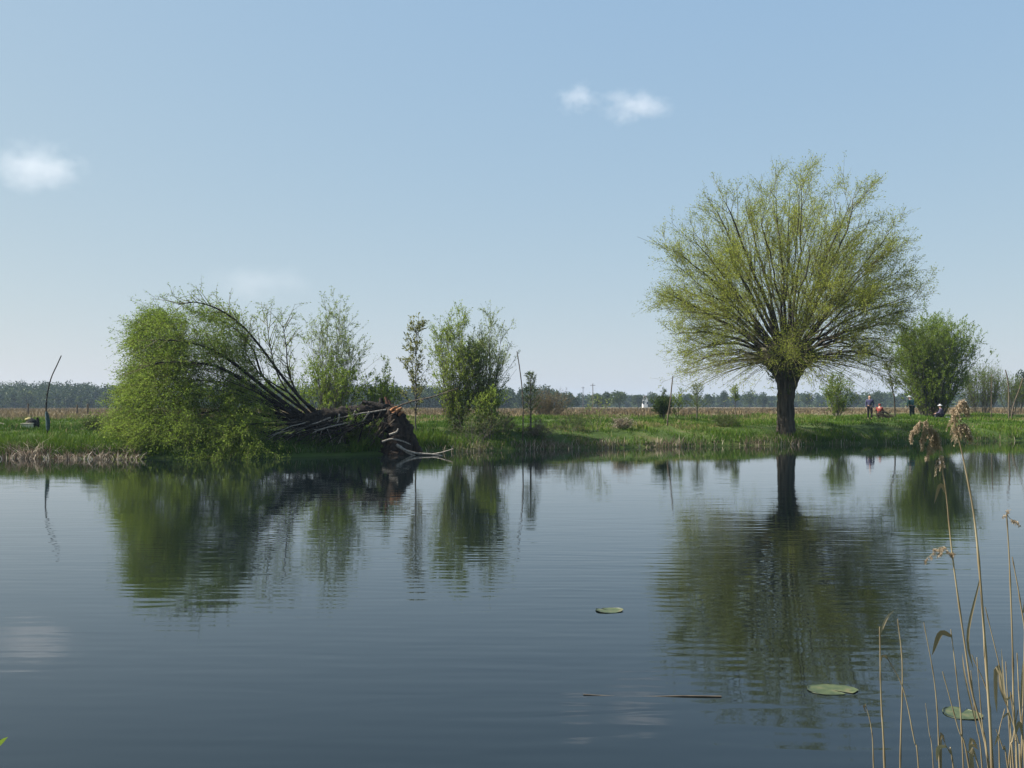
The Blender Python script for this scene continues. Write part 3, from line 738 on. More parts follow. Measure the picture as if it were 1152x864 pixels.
# ------------------------------------------------------------------ the fallen willow
def fallen_willow():
    r = np.random.default_rng(202)
    D = 38.6
    base = on_ground(452, D)
    root = empty("fallen_willow", base, "fallen willow with black broken trunk and a great green crown drooping to the water", "tree")
    pt = lambda x, y, dd=0.0: at(x, y, D + dd)
    px_m = D / F0
    # lying trunk
    tr = spline([pt(444, 460, .2), pt(425, 462.5, .1), pt(410, 466), pt(395, 470.5, -.1), pt(372, 473.5, -.1), pt(350, 474, -.1), pt(328, 473, -.1)], 40)
    rd = np.interp(np.linspace(0, 6, 40), range(7), np.array([5, 6.5, 9.5, 12.5, 12, 9, 3.5]) * px_m)
    v, f, c = tubes(tr[None], rd[None], 26, cap=True, rough=.20, seed=3)
    trunk = mesh_obj("trunk", [(v, f, M['dark_bark'], None), (v.copy(), c, M['dark_bark'], None)], root)
    # jagged broken slabs standing off the torn end
    for (a, b_, dd, w, mat, nm) in (((404, 468), (412, 451), .1, 6.5, 'dark_bark', 'bark_slab'), ((431, 459), (408, 452), -.1, 4.0, 'dark_bark', 'bark_slab'),
                                   ((426, 463), (429, 448), .0, 4.5, 'dark_bark', 'bark_slab'), ((436, 462), (433.5, 446.5), .15, 2.6, 'red_wood', 'splinter'),
                                   ((440, 463), (437.5, 450), .25, 2.0, 'red_wood', 'splinter')):
        P = spline([pt(*a, dd), pt((a[0] + b_[0]) / 2 + 1, (a[1] + b_[1]) / 2, dd + .05), pt(*b_, dd + .1)], 8)
        v, f, c = tubes(P[None], (np.linspace(1, .45, 8) * w * px_m)[None], 9, cap=True, rough=.2, seed=int(a[0]))
        mesh_obj(nm, [(v, f, M[mat], None), (v.copy(), c, M[mat], None)], root)
    # the stump, bent over like a knee
    st = spline([pt(449, 519, -.2), pt(450, 506, -.1), pt(450, 492, 0), pt(448, 480, 0), pt(444, 470, 0), pt(438, 464, .1), pt(430, 462, .2)], 30)
    rd = np.interp(np.linspace(0, 6, 30), range(7), np.array([21, 18, 15, 13.5, 10.5, 7.5, 4]) * px_m)
    v, f, c = tubes(st[None], rd[None], 24, cap=True, rough=.20, seed=4)
    mesh_obj("stump", [(v, f, M['stump_bark'], None), (v.copy(), c, M['torn_wood'], None)], root)
    for (a, b_, w) in (((443, 466), (452, 459), 2.6), ((449, 467), (454, 463), 2.2), ((440, 462), (447, 458), 2.0)):
        P = spline([pt(*a, -.25), pt((a[0] + b_[0]) / 2, (a[1] + b_[1]) / 2 - 1, -.3), pt(*b_, -.25)], 6)
        v, f, c = tubes(P[None], (np.linspace(1, .5, 6) * w * px_m)[None], 7, cap=True, rough=.2, seed=int(b_[0]))
        mesh_obj("torn_wood", [(v, f, M['torn_wood'], None), (v.copy(), c, M['torn_wood'], None)], root)
    # roots / bark sheets at the stump's foot
    for (pts, w) in (([(432, 475), (428, 487), (432, 500), (428, 514)], 5), ([(445, 500), (435, 508), (425, 512)], 6), ([(452, 497), (440, 497), (428, 495)], 3.5), ([(462, 495), (470, 506), (474, 514)], 6)):
        P = spline([pt(x, y, -.35) for x, y in pts], 12)
        v, f, c = tubes(P[None], (np.linspace(1, .5, 12) * w * px_m)[None], 9, cap=True, rough=.2, seed=int(pts[0][0]) + w.__hash__() % 7)
        mesh_obj("root", [(v, f, M['stump_bark'], None), (v.copy(), c, M['stump_bark'], None)], root)
    # main limbs fanning from the trunk to the left (pixel path, depth drift, foot radius px)
    limbs = [
     ([(360, 466), (340, 450), (318, 424), (296, 394), (272, 366), (246, 348), (220, 340), (200, 343)], -1.0, 2.3, 1.3),
     ([(352, 468), (322, 447), (296, 424), (284, 392), (262, 368), (238, 356)], .8, 2.2, .8),
     ([(345, 470), (318, 452), (290, 430), (262, 408), (236, 392), (205, 384), (176, 382)], -2.0, 3.2, .9),
     ([(340, 471), (308, 453), (276, 430), (246, 413), (215, 408), (180, 408), (160, 414)], -2.6, 3.0, 1.0),
     ([(338, 472), (305, 463), (270, 452), (238, 446), (206, 444), (172, 452)], .9, 2.6, .9),
     ([(336, 474), (300, 468), (262, 460), (232, 464), (200, 470)], -2.0, 2.4, .9),
     ([(338, 475), (306, 478), (272, 477), (240, 484), (210, 494)], -1.3, 2.4, .9),
     ([(345, 476), (318, 484), (286, 488), (258, 498)], -.9, 2.0, .8),
     ([(352, 464), (333, 440), (324, 415), (322, 390), (318, 366)], .4, 1.7, .5),
     ([(350, 466), (327, 445), (312, 420), (303, 385), (300, 352)], 1.4, 1.5, .5),
     ([(345, 466), (330, 446), (308, 432), (292, 420), (278, 400), (275, 385)], -.6, 1.4, .4),
     ([(342, 470), (312, 458), (282, 446), (255, 432), (228, 428), (196, 432)], 1.8, 2.2, .9),
    ]
    tws, brs = [], []
    for (pp, drift, w, leafy) in limbs:
        n = len(pp)
        P = spline([pt(x, y, drift * (k / (n - 1)) ** 1.1 * 1.2) for k, (x, y) in enumerate(pp)], 22)
        rr = .82 * w * px_m * np.linspace(1, .16, 22) ** .85
        s, ts = side_shoots(P[None], None, int(16 + 14 * leafy), .3, 1, R(38), lambda par, t: np.full(len(par), .95), r, 6, .12)
        sr = np.full((len(s), 1), .016) * np.linspace(1, .3, 6)[None]
        v, f = tubes(P[None], rr[None], 8); v2, f2 = tubes(s, sr, 4)
        mesh_obj("limb", [(v, f, M['dark_bark'], None), (v2, f2, M['twig'], None)], root)
        brs.append(s)
    brs = np.concatenate(brs)
    a, _ = side_shoots(brs, None, 4, .2, 1, R(45), .55, r, 5, -.12)
    # a curtain of drooping leafy shoots filling the crown
    k = 6200
    # crown outline in photo pixels at this distance, bottom to top: left and right limits
    yy = r.uniform(351, 514, k * 3)
    lo = np.interp(yy, [336, 345, 358, 375, 410, 440, 455, 470, 508], [215, 178, 160, 153, 150, 144, 136, 130, 136])
    hi = np.interp(yy, [336, 345, 358, 375, 410, 440, 470, 490, 508], [246, 262, 270, 276, 286, 298, 312, 322, 330])
    u = r.uniform(0, 1, len(yy)); xx = lo + (hi - lo) * u ** 1.12
    dpt = r.uniform(-1, 1, len(yy)) * np.interp(yy, [336, 380, 440, 510], [.9, 2.0, 2.6, 2.0]) * np.sqrt(np.clip(1 - (2 * u - 1) ** 2, .15, 1))
    dpt = dpt - np.interp(yy, [430, 480, 512], [0, 1.3, 2.0])
    clump = vnoise(xx * .075, yy * .095 + dpt * .5, 81)
    keep = (r.uniform(0, 1, len(yy)) < np.clip(.58 + .62 * clump, .08, 1)) & (r.uniform(0, 1, len(yy)) < np.interp(u, [0, .15, .5, .75, 1], [.45, .95, .88, .62, .30]) * np.interp(yy, [351, 385], [.35, 1]))
    xx, yy, dpt, clump = xx[keep][:k], yy[keep][:k], dpt[keep][:k], clump[keep][:k]
    p0 = np.stack([(xx - W0 / 2) / F0 * (D + dpt), D + dpt, 1.9 - (yy - HOR) / F0 * (D + dpt)], 1)
    n = len(p0)
    out = np.stack([(xx - 235) / 90 - .55, dpt / 2.4, np.interp(yy, [336, 400, 508], [.7, .0, -.1])], 1) * .5 + r.normal(0, .45, (n, 3))
    L = r.uniform(.35, .8, n)[:, None]
    cur = bez(p0, p0 + out * L * .6 + np.array([0, 0, .05]), p0 + out * L - np.array([0, 0, 1.0]) * L * np.interp(yy, [336, 380, 508], [.05, .22, .22])[:, None], 5)
    cur[:, :, 2] = np.maximum(cur[:, :, 2], .04)
    tw = np.concatenate([cur, a]); tint0 = np.concatenate([.46 + .16 * clump + .0 * L[:, 0] + r.normal(0, .09, n), r.normal(.55, .1, len(a))])
    v1, f1 = tubes(tw, np.full((len(tw), 1), .006) * np.linspace(1, .4, 5)[None], 3)
    lv, lf, par = leaves_on(cur, 21, .0, .095, .030, r, .7, .06, .2)
    lt = np.clip(tint0[par] + r.normal(0, .15, len(par)), 0, 1)
    lv2, lf2, par2 = leaves_on(a, 7, .0, .10, .034, r, .6, .03, .2)
    lt2 = np.clip(r.normal(.48, .15, len(par2)), 0, 1)
    mesh_obj("crown", [(lv, lf, M['fresh_leaf'], np.repeat(lt, 4)), (lv2, lf2, M['fresh_leaf'], np.repeat(lt2, 4)), (v1, f1, M['twig'], None)], root)
    # a tangle of fine dead twigs round the lying trunk
    k = 150
    tx = r.uniform(330, 445, k); ty = np.interp(tx, [330, 372, 410, 445], [474, 474, 467, 470]) + r.normal(2, 6, k)
    p0 = np.stack([pt(a, b_, -.25 + r.normal(0, .3)) for a, b_ in zip(tx, ty)])
    dd = np.stack([r.normal(-.55, .5, k), r.normal(-.15, .35, k), r.normal(-.40, .38, k)], 1) * r.uniform(.4, 1.3, (k, 1))
    tg_ = bez(p0, p0 + dd * .5 + r.normal(0, .06, (k, 3)), p0 + dd, 6)
    tg_[:, :, 2] = np.maximum(tg_[:, :, 2], .03)
    v, f = tubes(tg_, r.choice([.008, .012, .02], (k, 1)) * np.linspace(1, .4, 6)[None], 4)
    mesh_obj("dead_twigs", [(v[:len(v) * 2 // 3], f[:len(f) * 2 // 3], M['dark_bark'], None)], root)
    mesh_obj("bleached_twigs", [(v, f[len(f) * 2 // 3:], M['stick'], None)], root)
    # dark boughs running out through the drooping crown
    for i in range(13):
        y0 = r.uniform(415, 490); y1 = y0 + r.uniform(-22, 14); x1 = r.uniform(135, 215); d1 = r.uniform(-2.9, -.6)
        P = spline([pt(338 + r.uniform(-6, 6), 472 + r.uniform(-5, 5), -.2), pt(295, .45 * 472 + .55 * y0, d1 * .6), pt(245, y0, d1), pt(x1, y1, d1 * .9)], 14) + np.cumsum(r.normal(0, .014, (14, 3)), 0)
        P[:, 2] = np.maximum(P[:, 2], .1)
        v, f = tubes(P[None], (r.uniform(.014, .032) * np.linspace(1, .25, 14))[None], 5)
        mesh_obj("bough", [(v, f, M['dark_bark'], None)], root)
    # dead bare branches dangling under the trunk
    for i in range(26):
        x0 = r.uniform(335, 420); y0 = np.interp(x0, [335, 372, 420], [474, 476, 470]) + r.uniform(-2, 6)
        ln_ = r.uniform(25, 95); dr = r.uniform(18, 46) * (0.6 + .4 * ln_ / 95)
        P = spline([pt(x0, y0, -.7), pt(x0 - ln_ * .45, y0 + dr * .30, -1.1), pt(x0 - ln_ * .8, y0 + dr * .68, -1.4), pt(x0 - ln_, min(y0 + dr, 513), -1.6)], 12) + np.cumsum(r.normal(0, .010, (12, 3)), 0)
        P[:, 2] = np.maximum(P[:, 2], .02)
        v, f = tubes(P[None], (r.uniform(.012, .034) * np.linspace(1, .3, 12))[None], 5)
        s, _ = side_shoots(P[None], None, 3, .3, .95, R(35), .35, r, 4, -.2)
        v2, f2 = tubes(s, np.full((len(s), 4), .008), 4)
        mt_ = M[r.choice(['dark_bark', 'dark_bark', 'stick', 'grey_wood'])]
        mesh_obj("dead_branch", [(v, f, mt_, None), (v2, f2, mt_, None)], root)
    dead = [([(400, 462), (392, 478), (386, 488), (380, 499)], 1.1, 'grey_wood'), ([(372, 470), (350, 478), (330, 487), (314, 497)], 1.0, 'grey_wood'),
            ([(375, 474), (345, 480), (322, 492)], .9, 'stick'), ([(357, 480), (352, 495), (343, 511)], .8, 'grey_wood'), ([(366, 477), (371, 490), (376, 505), (383, 514)], .8, 'grey_wood'),
            ([(362, 480), (360, 498), (361, 513)], .6, 'stick'), ([(416, 463), (411, 470), (407, 476)], 1.3, 'grey_wood'), ([(382, 466), (381, 474), (377, 479)], 1.0, 'grey_wood'),
            ([(434, 461), (400, 467), (370, 474)], 1.0, 'grey_wood'), ([(368, 478), (340, 490), (312, 500)], .9, 'stick'), ([(430, 478), (424, 486), (418, 498)], 1.0, 'stick'),
            ([(348, 474), (318, 476), (290, 484)], .9, 'stick'), ([(447, 457), (468, 450), (490, 445), (515, 437)], 1.1, 'stick'),
            ([(395, 472), (388, 486), (390, 506)], 1.2, 'dark_bark'), ([(410, 474), (404, 492), (396, 512)], 1.2, 'dark_bark')]
    for (pp, w, mat) in dead:
        P = spline([pt(x, y, -.55 - .25 * r.uniform()) for x, y in pp], 14) + np.cumsum(r.normal(0, .006, (14, 3)), 0)
        v, f = tubes(P[None], (np.linspace(1, .4, 14) * w * px_m)[None], 6)
        s, _ = side_shoots(P[None], None, 4, .3, .95, R(40), .28, r, 4, -.2)
        v2, f2 = tubes(s, np.full((len(s), 4), .009), 4)
        mesh_obj("dead_branch", [(v, f, M[mat], None), (v2, f2, M[mat], None)], root)
fallen_willow()

# bleached driftwood by the stump
D = 37.6
def driftwood():
    p = at(475, 514, D)
    o = empty("driftwood", p, "bleached forked dead branch lying at the water's edge by the stump", "branch")
    for (pp, w) in (([(446, 500), (455, 506), (468, 510), (487, 511), (503, 514)], 1.9), ([(450, 502), (458, 509), (470, 514)], 1.3), ([(455, 515.5), (475, 514.5), (500, 513.5)], 1.7), ([(487, 511), (497, 509), (510, 505)], .9), ([(430, 497), (440, 494), (452, 496), (462, 500)], 1.2), ([(438, 489), (446, 486), (448, 482)], 1.3)):
        P = spline([at(x, y, D - .1) for x, y in pp], 12)
        v, f, c = tubes(P[None], (np.linspace(1, .5, 12) * w * D / F0)[None], 7, cap=True, rough=.12, seed=int(pp[0][0]))
        mesh_obj("bough", [(v, f, M['grey_wood'], None), (v.copy(), c, M['grey_wood'], None)], o)
driftwood()

# ------------------------------------------------------------------ stakes, posts and odds and ends
def stake(name, pts, d, w, label, mat='stick', group="sticks stuck in the bank", knots=0):
    P = [at(x, y, d) for x, y in pts]
    g = float(ground(P[-1][0], d))
    P[-1] = np.array([P[-1][0], d, min(P[-1][2], g - .1)])
    v, f, c = tubes(spline(P, 20)[None], (np.interp(np.linspace(0, 1, 20), [0, 1], [.62, 1.0]) * w * d / F0)[None], 8, cap=True, rough=.08, seed=int(pts[0][0]))
    o = mesh_obj(name, [(v, f, M[mat], None), (v.copy(), c, M[mat], None)], origin=P[-1])
    return tag(o, label, "stick", group)
dl = 38.4
stake("crooked_stick", [(69, 400), (64.5, 410), (58, 424), (54.5, 437), (52.5, 450), (52, 465), (53, 480), (53.5, 497)], dl, .85, "tall crooked dark stick with a cloth tied to it on the left bank", 'dark_bark')
stake("leaning_stick", [(581.5, 395), (583.5, 407), (586, 425), (588, 445), (588.5, 465), (588, 490)], 42.6, .75, "tall thin stick leaning left beside the willow pair")
stake("short_stake", [(757, 423), (755.5, 436), (754, 452), (751.5, 468), (750.5, 483)], 50.0, .95, "short dark stake alone in the grass left of the big willow")
stake("bent_stake", [(1131, 416), (1133.5, 426), (1135, 440), (1135, 455), (1135, 471)], 66, .95, "upright bent stake at the right edge of the bank")
stake("tilted_stake", [(1151, 425), (1146, 440), (1140, 457), (1137.5, 471)], 66.4, .85, "stake tilted right, crossing the upright bent stake at its foot")
stake("thin_stake", [(1115.5, 421), (1115.5, 440), (1115, 468)], 66.2, .55, "thin straight stake in the osier thicket")
# cloth bag hanging on the crooked stick
cm = rough_mat("teal grey cloth", (0.035, 0.06, 0.065), (0.08, 0.125, 0.13), 9)
ring = []
prof = [(463, 1.0, -.8), (465, 1.7, -.5), (468, 1.9, 0), (471, 2.0, .5), (475, 2.3, .9), (479, 2.4, 1.1), (482, 2.2, 1.0), (484.5, 1.2, 1.2)]
Pc = np.array([at(53 + o_, y_, dl - .08) for y_, w_, o_ in prof]); Rc = np.array([w_ for _, w_, _ in prof]) * dl / F0
v, f, c = tubes(spline(Pc, 18)[None], np.interp(np.linspace(0, 7, 18), range(8), Rc)[None], 12, cap=True, rough=.16, seed=9)
tag(mesh_obj("rag", [(v, f, cm, None), (v.copy(), c, cm, None)], origin=Pc[0]), "teal grey cloth hanging from the crooked stick", "cloth")

for px, top, d, lab in ((31.5, 463.5, 74, "dark fence post behind the cream box on the left"), (86.5, 462.5, 80, "faint post in the field nearer the crooked stick"), (98.5, 464, 74, "stout short fence post nearest the left crown"), (604, 460, 95, "small pale post among reddish straw right of the little pine"), ):
    p = on_ground(px, d); H = max(at(px, top, d)[2] - p[2], .95)
    P = np.array([p - [0, 0, .2], p + [.01, 0, H * .5], p + [.02, 0, H]])
    v, f, c = tubes(P[None], np.array([[.075, .07, .065]]), 9, cap=True, rough=.05, seed=int(px))
    tag(mesh_obj("fence_post", [(v, f, M['stick'] if px < 600 else M['grey_wood'], None), (v.copy(), c, M['grey_wood'], None)], origin=p), lab, "post", "old fence posts in the field")

# angler's odds and ends on the left bank
def bevel_box(name, c, sx, sy, sz, mat, parent=None, bev=.02, seed=0):
    import bmesh
    bm = bmesh.new(); bmesh.ops.create_cube(bm, size=1)
    for vv in bm.verts: vv.co = Vector((vv.co.x * sx, vv.co.y * sy, vv.co.z * sz))
    bmesh.ops.bevel(bm, geom=bm.edges[:], offset=bev, segments=2, affect='EDGES')
    me = bpy.data.meshes.new(name); bm.to_mesh(me); bm.free(); me.materials.append(mat)
    o = bpy.data.objects.new(name, me); C.objects.link(o)
    if parent: o.parent = parent; o.location = Vector(np.asarray(c) - np.array(parent.location))
    else: o.location = Vector(c)
    return o
cream = rough_mat("cream plastic", (0.50, 0.46, 0.34), (0.62, 0.57, 0.44), 6)
black = rough_mat("black cloth", (0.012, 0.013, 0.013), (0.03, 0.03, 0.028), 8)
straw_y = rough_mat("straw yellow cloth", (0.28, 0.24, 0.10), (0.40, 0.34, 0.16), 10)
p = on_ground(30.5, 43)
o = empty("tackle_box", p, "low cream box lying in the grass left of the crooked stick", "box")
bevel_box("box_body", p + [0, 0, .10], .44, .30, .20, cream, o); bevel_box("lid", p + [0, 0, .225], .47, .33, .04, cream, o, .012)
def blob(name, c, rx, ry, rz, mat, seed, label=None, cat=None, parent=None):
    r = np.random.default_rng(seed)
    n, m = 12, 16
    th = np.linspace(0.02, np.pi - .02, n); ph = np.arange(m) * 2 * np.pi / m
    T, PH = np.meshgrid(th, ph, indexing='ij')
    q = np.stack([np.sin(T) * np.cos(PH) * rx, np.sin(T) * np.sin(PH) * ry, np.cos(T) * rz], -1)
    q *= 1 + .14 * vnoise(T * 2.5 + seed, PH.clip(0, 6) * 0 + np.cos(PH) * 2 + np.sin(PH) * 1.3, seed)[..., None]
    i = np.arange(n * m).reshape(n, m)
    f = np.stack([i[:-1], i[1:], np.roll(i[1:], -1, 1), np.roll(i[:-1], -1, 1)], -1).reshape(-1, 4)
    o = mesh_obj(name, [(q.reshape(-1, 3) + np.asarray(c), f, mat, None)], parent, origin=None if parent else np.asarray(c))
    if label: tag(o, label, cat)
    return o
p = on_ground(36.5, 43.6)
bag = empty("duffel_bag", p, "black bag with a straw-coloured flap behind the cream box", "bag")
blob("bag_body", p + [0, 0, .22], .26, .2, .24, black, 3, parent=bag); blob("flap", p + [-.16, 0, .40], .17, .16, .09, straw_y, 4, parent=bag)
p = on_ground(43, 43.8)
P = np.array([p - [0, 0, .1], p + [.02, 0, .1], p + [0, 0, .28], p + [-.03, 0, .5]])
v, f, c = tubes(spline(P, 10)[None], np.array([[.1, .11, .1, .085, .075, .07, .065, .06, .055, .05]]), 9, cap=True, rough=.15, seed=5)
tag(mesh_obj("black_stump", [(v, f, M['dark_bark'], None), (v.copy(), c, M['dark_bark'], None)], origin=p), "thin black stump standing just left of the crooked stick", "stump")
p1, p2 = at(-9, 474, 43.5), at(6, 477.5, 43.2)
g2 = float(ground(p2[0], p2[1]))
v, f, c = tubes(spline([p1, (p1 + p2) / 2, p2], 8)[None], np.full((1, 8), .028), 7, cap=True)
o = empty("fishing_pole", (p1[0], p1[1], float(ground(p1[0], p1[1]))), "pale pole on a forked rest at the far left edge", "pole")
mesh_obj("pole_shaft", [(v, f, M['grey_wood'], None), (v.copy(), c, M['grey_wood'], None)], o)
for q in (p1, p2):
    gq = np.array([q[0], q[1], float(ground(q[0], q[1])) - .1])
    v, f = tubes(np.array([gq, (gq + q) / 2, q - [0, 0, .02]]), np.array([.02, .018, .016]), 6); mesh_obj("rest", [(v, f, M['stick'], None)], o)

# ------------------------------------------------------------------ people
def skin_mesh(name, joints, edges, mat, parent, sub=1, root_i=0):
    """one continuous skinned surface from joints [(x,y,z,r)]"""
    me = bpy.data.meshes.new(name)
    me.from_pydata([j[:3] for j in joints], edges, [])
    o = bpy.data.objects.new(name, me); C.objects.link(o)
    m = o.modifiers.new("skin", 'SKIN'); m.use_smooth_shade = True
    for k, s in enumerate(me.skin_vertices[0].data):
        rr = joints[k][3]; s.radius = (rr if not isinstance(rr, tuple) else rr[0], rr if not isinstance(rr, tuple) else rr[1]); s.use_root = (k == root_i)
    if sub:
        s = o.modifiers.new("sub", 'SUBSURF'); s.levels = sub; s.render_levels = sub
    dg = bpy.context.evaluated_depsgraph_get(); dg.update()
    m2 = bpy.data.meshes.new_from_object(o.evaluated_get(dg))
    bpy.data.objects.remove(o); m2.name = name
    m2.materials.clear(); m2.materials.append(mat)
    for p_ in m2.polygons: p_.use_smooth = True
    o = bpy.data.objects.new(name, m2); C.objects.link(o); o.parent = parent
    return o

skin_m = rough_mat("skin", (0.42, 0.25, 0.18), (0.50, 0.31, 0.23), 5, rough=.6)
def cloth(n, c): return rough_mat(n, tuple(k * .8 for k in c), tuple(min(1, k * 1.15) for k in c), 12)

def person(loc, rz, pose, top, legs, hat, label, hair=(0.03, 0.022, 0.016), hat_kind="hair", scale=.97):
    o = empty("person", loc, label, "person")
    J = pose; k = lambda n, r: (*J[n], r)
    names = ['pelvis', 'waist', 'chest', 'neck', 'jaw', 'skull', 'crown', 'shL', 'elL', 'wrL', 'shR', 'elR', 'wrR', 'hipL', 'knL', 'anL', 'toL', 'hipR', 'knR', 'anR', 'toR']
    rad = dict(pelvis=.135, waist=.12, chest=.14, neck=.055, jaw=.07, skull=.088, crown=.07, shL=.062, elL=.043, wrL=.03, shR=.062, elR=.043, wrR=.03,
               hipL=.085, knL=.058, anL=.04, toL=.035, hipR=.085, knR=.058, anR=.04, toR=.035)
    ix = {n: i for i, n in enumerate(names)}
    E = [('pelvis', 'waist'), ('waist', 'chest'), ('chest', 'neck'), ('neck', 'jaw'), ('jaw', 'skull'), ('skull', 'crown'), ('chest', 'shL'), ('shL', 'elL'), ('elL', 'wrL'), ('chest', 'shR'), ('shR', 'elR'), ('elR', 'wrR'),
         ('pelvis', 'hipL'), ('hipL', 'knL'), ('knL', 'anL'), ('anL', 'toL'), ('pelvis', 'hipR'), ('hipR', 'knR'), ('knR', 'anR'), ('anR', 'toR')]
    joints = [k(n, rad[n]) for n in names]; edges = [(ix[a], ix[b]) for a, b in E]
    # palms and five fingers, nose and ears
    def add(p, r_, par): joints.append((*p, r_)); edges.append((par, len(joints) - 1)); return len(joints) - 1
    for s in 'LR':
        w = np.array(J['wr' + s]); e_ = np.array(J['el' + s]); d = norm(w - e_); side = norm(np.cross(d, [0, 1, .1])); fw = np.cross(side, d)
        palm = add(w + d * .06, .032, ix['wr' + s])
        for q, ln in ((-.03, .06), (-.01, .075), (.01, .08), (.03, .07)):
            a = add(w + d * .10 + fw * q, .011, palm); add(w + d * (.10 + ln * .6) + fw * q * 1.1 + side * .012, .009, a)
        a = add(w + d * .045 + fw * -.045, .012, palm); add(w + d * .08 + fw * -.06, .010, a)
    fdir = np.array(J['face']); sk = np.array(J['skull']); sd = norm(np.cross(fdir, [0, 0, 1]))
    add(sk + fdir * .105 - [0, 0, .02], .014, ix['skull'])
    for q in (-1, 1): add(sk + sd * .088 * q - [0, 0, .015], .018, ix['skull'])
    skin_mesh("body", joints, edges, skin_m, o, 1)
    tm, lm = cloth("jacket cloth", top), cloth("trouser cloth", legs)
    js = [k('pelvis', .15), k('waist', .145), k('chest', .165), (*(np.array(J['neck']) * .7 + np.array(J['chest']) * .3), .085), k('shL', .082), k('elL', .064), k('wrL', .046), k('shR', .082), k('elR', .064), k('wrR', .046)]
    skin_mesh("jacket", js, [(0, 1), (1, 2), (2, 3), (2, 4), (4, 5), (5, 6), (2, 7), (7, 8), (8, 9)], tm, o, 1)
    js = [k('pelvis', .142), k('hipL', .105), k('knL', .078), (*(np.array(J['anL']) + [0, 0, .03]), .06), k('hipR', .105), k('knR', .078), (*(np.array(J['anR']) + [0, 0, .03]), .06)]
    skin_mesh("trousers", js, [(0, 1), (1, 2), (2, 3), (0, 4), (4, 5), (5, 6)], lm, o, 1)
    for s in 'LR':
        skin_mesh("shoe", [(*(np.array(J['an' + s]) - [0, 0, .03]), .052), (*J['to' + s], .045)], [(0, 1)], black, o, 1)
    cr = np.array(J['crown']); bk = -fdir
    hm = cloth("hat cloth", hat)
    if hat_kind == "hood":
        skin_mesh("hood", [(*(sk + bk * .03 - [0, 0, .08]), .10), (*(sk + bk * .02), .112), (*(cr + [0, 0, .005]), .085)], [(0, 1), (1, 2)], hm, o, 1)
    elif hat_kind == "hat":
        skin_mesh("hat", [(*(cr - [0, 0, .03]), .105), (*(cr + [0, 0, .06]), .08)], [(0, 1)], hm, o, 1)
        P = np.array([cr - [0, 0, .045], cr - [0, 0, .03], cr - [0, 0, .015]]); v, f = tubes(P, np.array([.17, .165, .09]), 16)
        mesh_obj("brim", [(v + np.array(loc), f, hm, None)], o)
    else:
        skin_mesh("hair", [(*(sk + bk * .03 - [0, 0, .03]), .092), (*(sk + bk * .015 + [0, 0, .03]), .098), (*(cr + [0, 0, .005]), .075)], [(0, 1), (1, 2)], hm, o, 1)
    # eyes
    for q in (-1, 1):
        c_ = sk + fdir * .082 + sd * q * .033 + np.array([0, 0, .012])
        blob("eye", np.array(loc) + c_, .009, .009, .009, black, 2, parent=o)
    o.rotation_euler = (0, 0, rz); o.scale = (scale,) * 3
    return o

STAND = dict(pelvis=(0, 0, .95), waist=(0, 0, 1.10), chest=(0, .0, 1.32), neck=(0, .0, 1.49), jaw=(0, .015, 1.55), skull=(0, .01, 1.64), crown=(0, 0, 1.71), face=(0, 1, 0),
             shL=(-.19, 0, 1.41), elL=(-.25, -.03, 1.13), wrL=(-.25, .06, .88), shR=(.19, 0, 1.41), elR=(.25, -.03, 1.13), wrR=(.24, .06, .88),
             hipL=(-.10, 0, .90), knL=(-.11, .02, .50), anL=(-.12, -.02, .09), toL=(-.14, .14, .04), hipR=(.10, 0, .90), knR=(.11, .02, .50), anR=(.12, -.02, .09), toR=(.14, .14, .04))
BENT = dict(STAND, waist=(0, .03, 1.08), chest=(0, .10, 1.28), neck=(0, .17, 1.43), jaw=(0, .22, 1.48), skull=(0, .24, 1.56), crown=(0, .24, 1.63), shL=(-.19, .10, 1.36), elL=(-.25, .14, 1.08), wrL=(-.16, .34, .98), shR=(.19, .10, 1.36), elR=(.25, .14, 1.08), wrR=(.16, .34, .98))
SIT = dict(pelvis=(0, 0, .38), waist=(0, .03, .53), chest=(0, .08, .74), neck=(0, .12, .90), jaw=(0, .15, .96), skull=(0, .15, 1.05), crown=(0, .14, 1.12), face=(0, 1, 0),
           shL=(-.19, .08, .83), elL=(-.25, .18, .58), wrL=(-.15, .40, .52), shR=(.19, .08, .83), elR=(.25, .18, .58), wrR=(.15, .40, .52),
           hipL=(-.10, .04, .36), knL=(-.16, .44, .50), anL=(-.15, .40, .09), toL=(-.16, .56, .04), hipR=(.10, .04, .36), knR=(.16, .44, .50), anR=(.15, .40, .09), toR=(.16, .56, .04))
def person_at(px, d, feet_py, *a, **k):
    p = on_ground(px, d)
    return person(tuple(p), *a, **k)
DP = 69.0
person_at(978.5, DP, 473, R(160), STAND, (0.055, 0.055, 0.11), (0.018, 0.017, 0.02), (0.03, 0.02, 0.015), "person standing in a dark blue jacket and black trousers beside the seated one")
person_at(989, DP - .3, 472, R(-35), SIT, (0.20, 0.042, 0.034), (0.02, 0.02, 0.025), (0.20, 0.042, 0.034), "person seated on the grass bank in a red hooded jacket", hat_kind="hood")
person_at(1026, DP - 2, 472, R(20), BENT, (0.05, 0.10, 0.10), (0.022, 0.03, 0.03), (0.62, 0.66, 0.66), "person standing in a teal jacket and pale brimmed hat left of the bush", hat_kind="hat", scale=1.0)
person_at(1060, 67, 470, R(75), SIT, (0.075, 0.065, 0.11), (0.03, 0.03, 0.04), (0.70, 0.70, 0.72), "person crouching in a dark violet jacket and white cap at the large bush", hat_kind="hat")
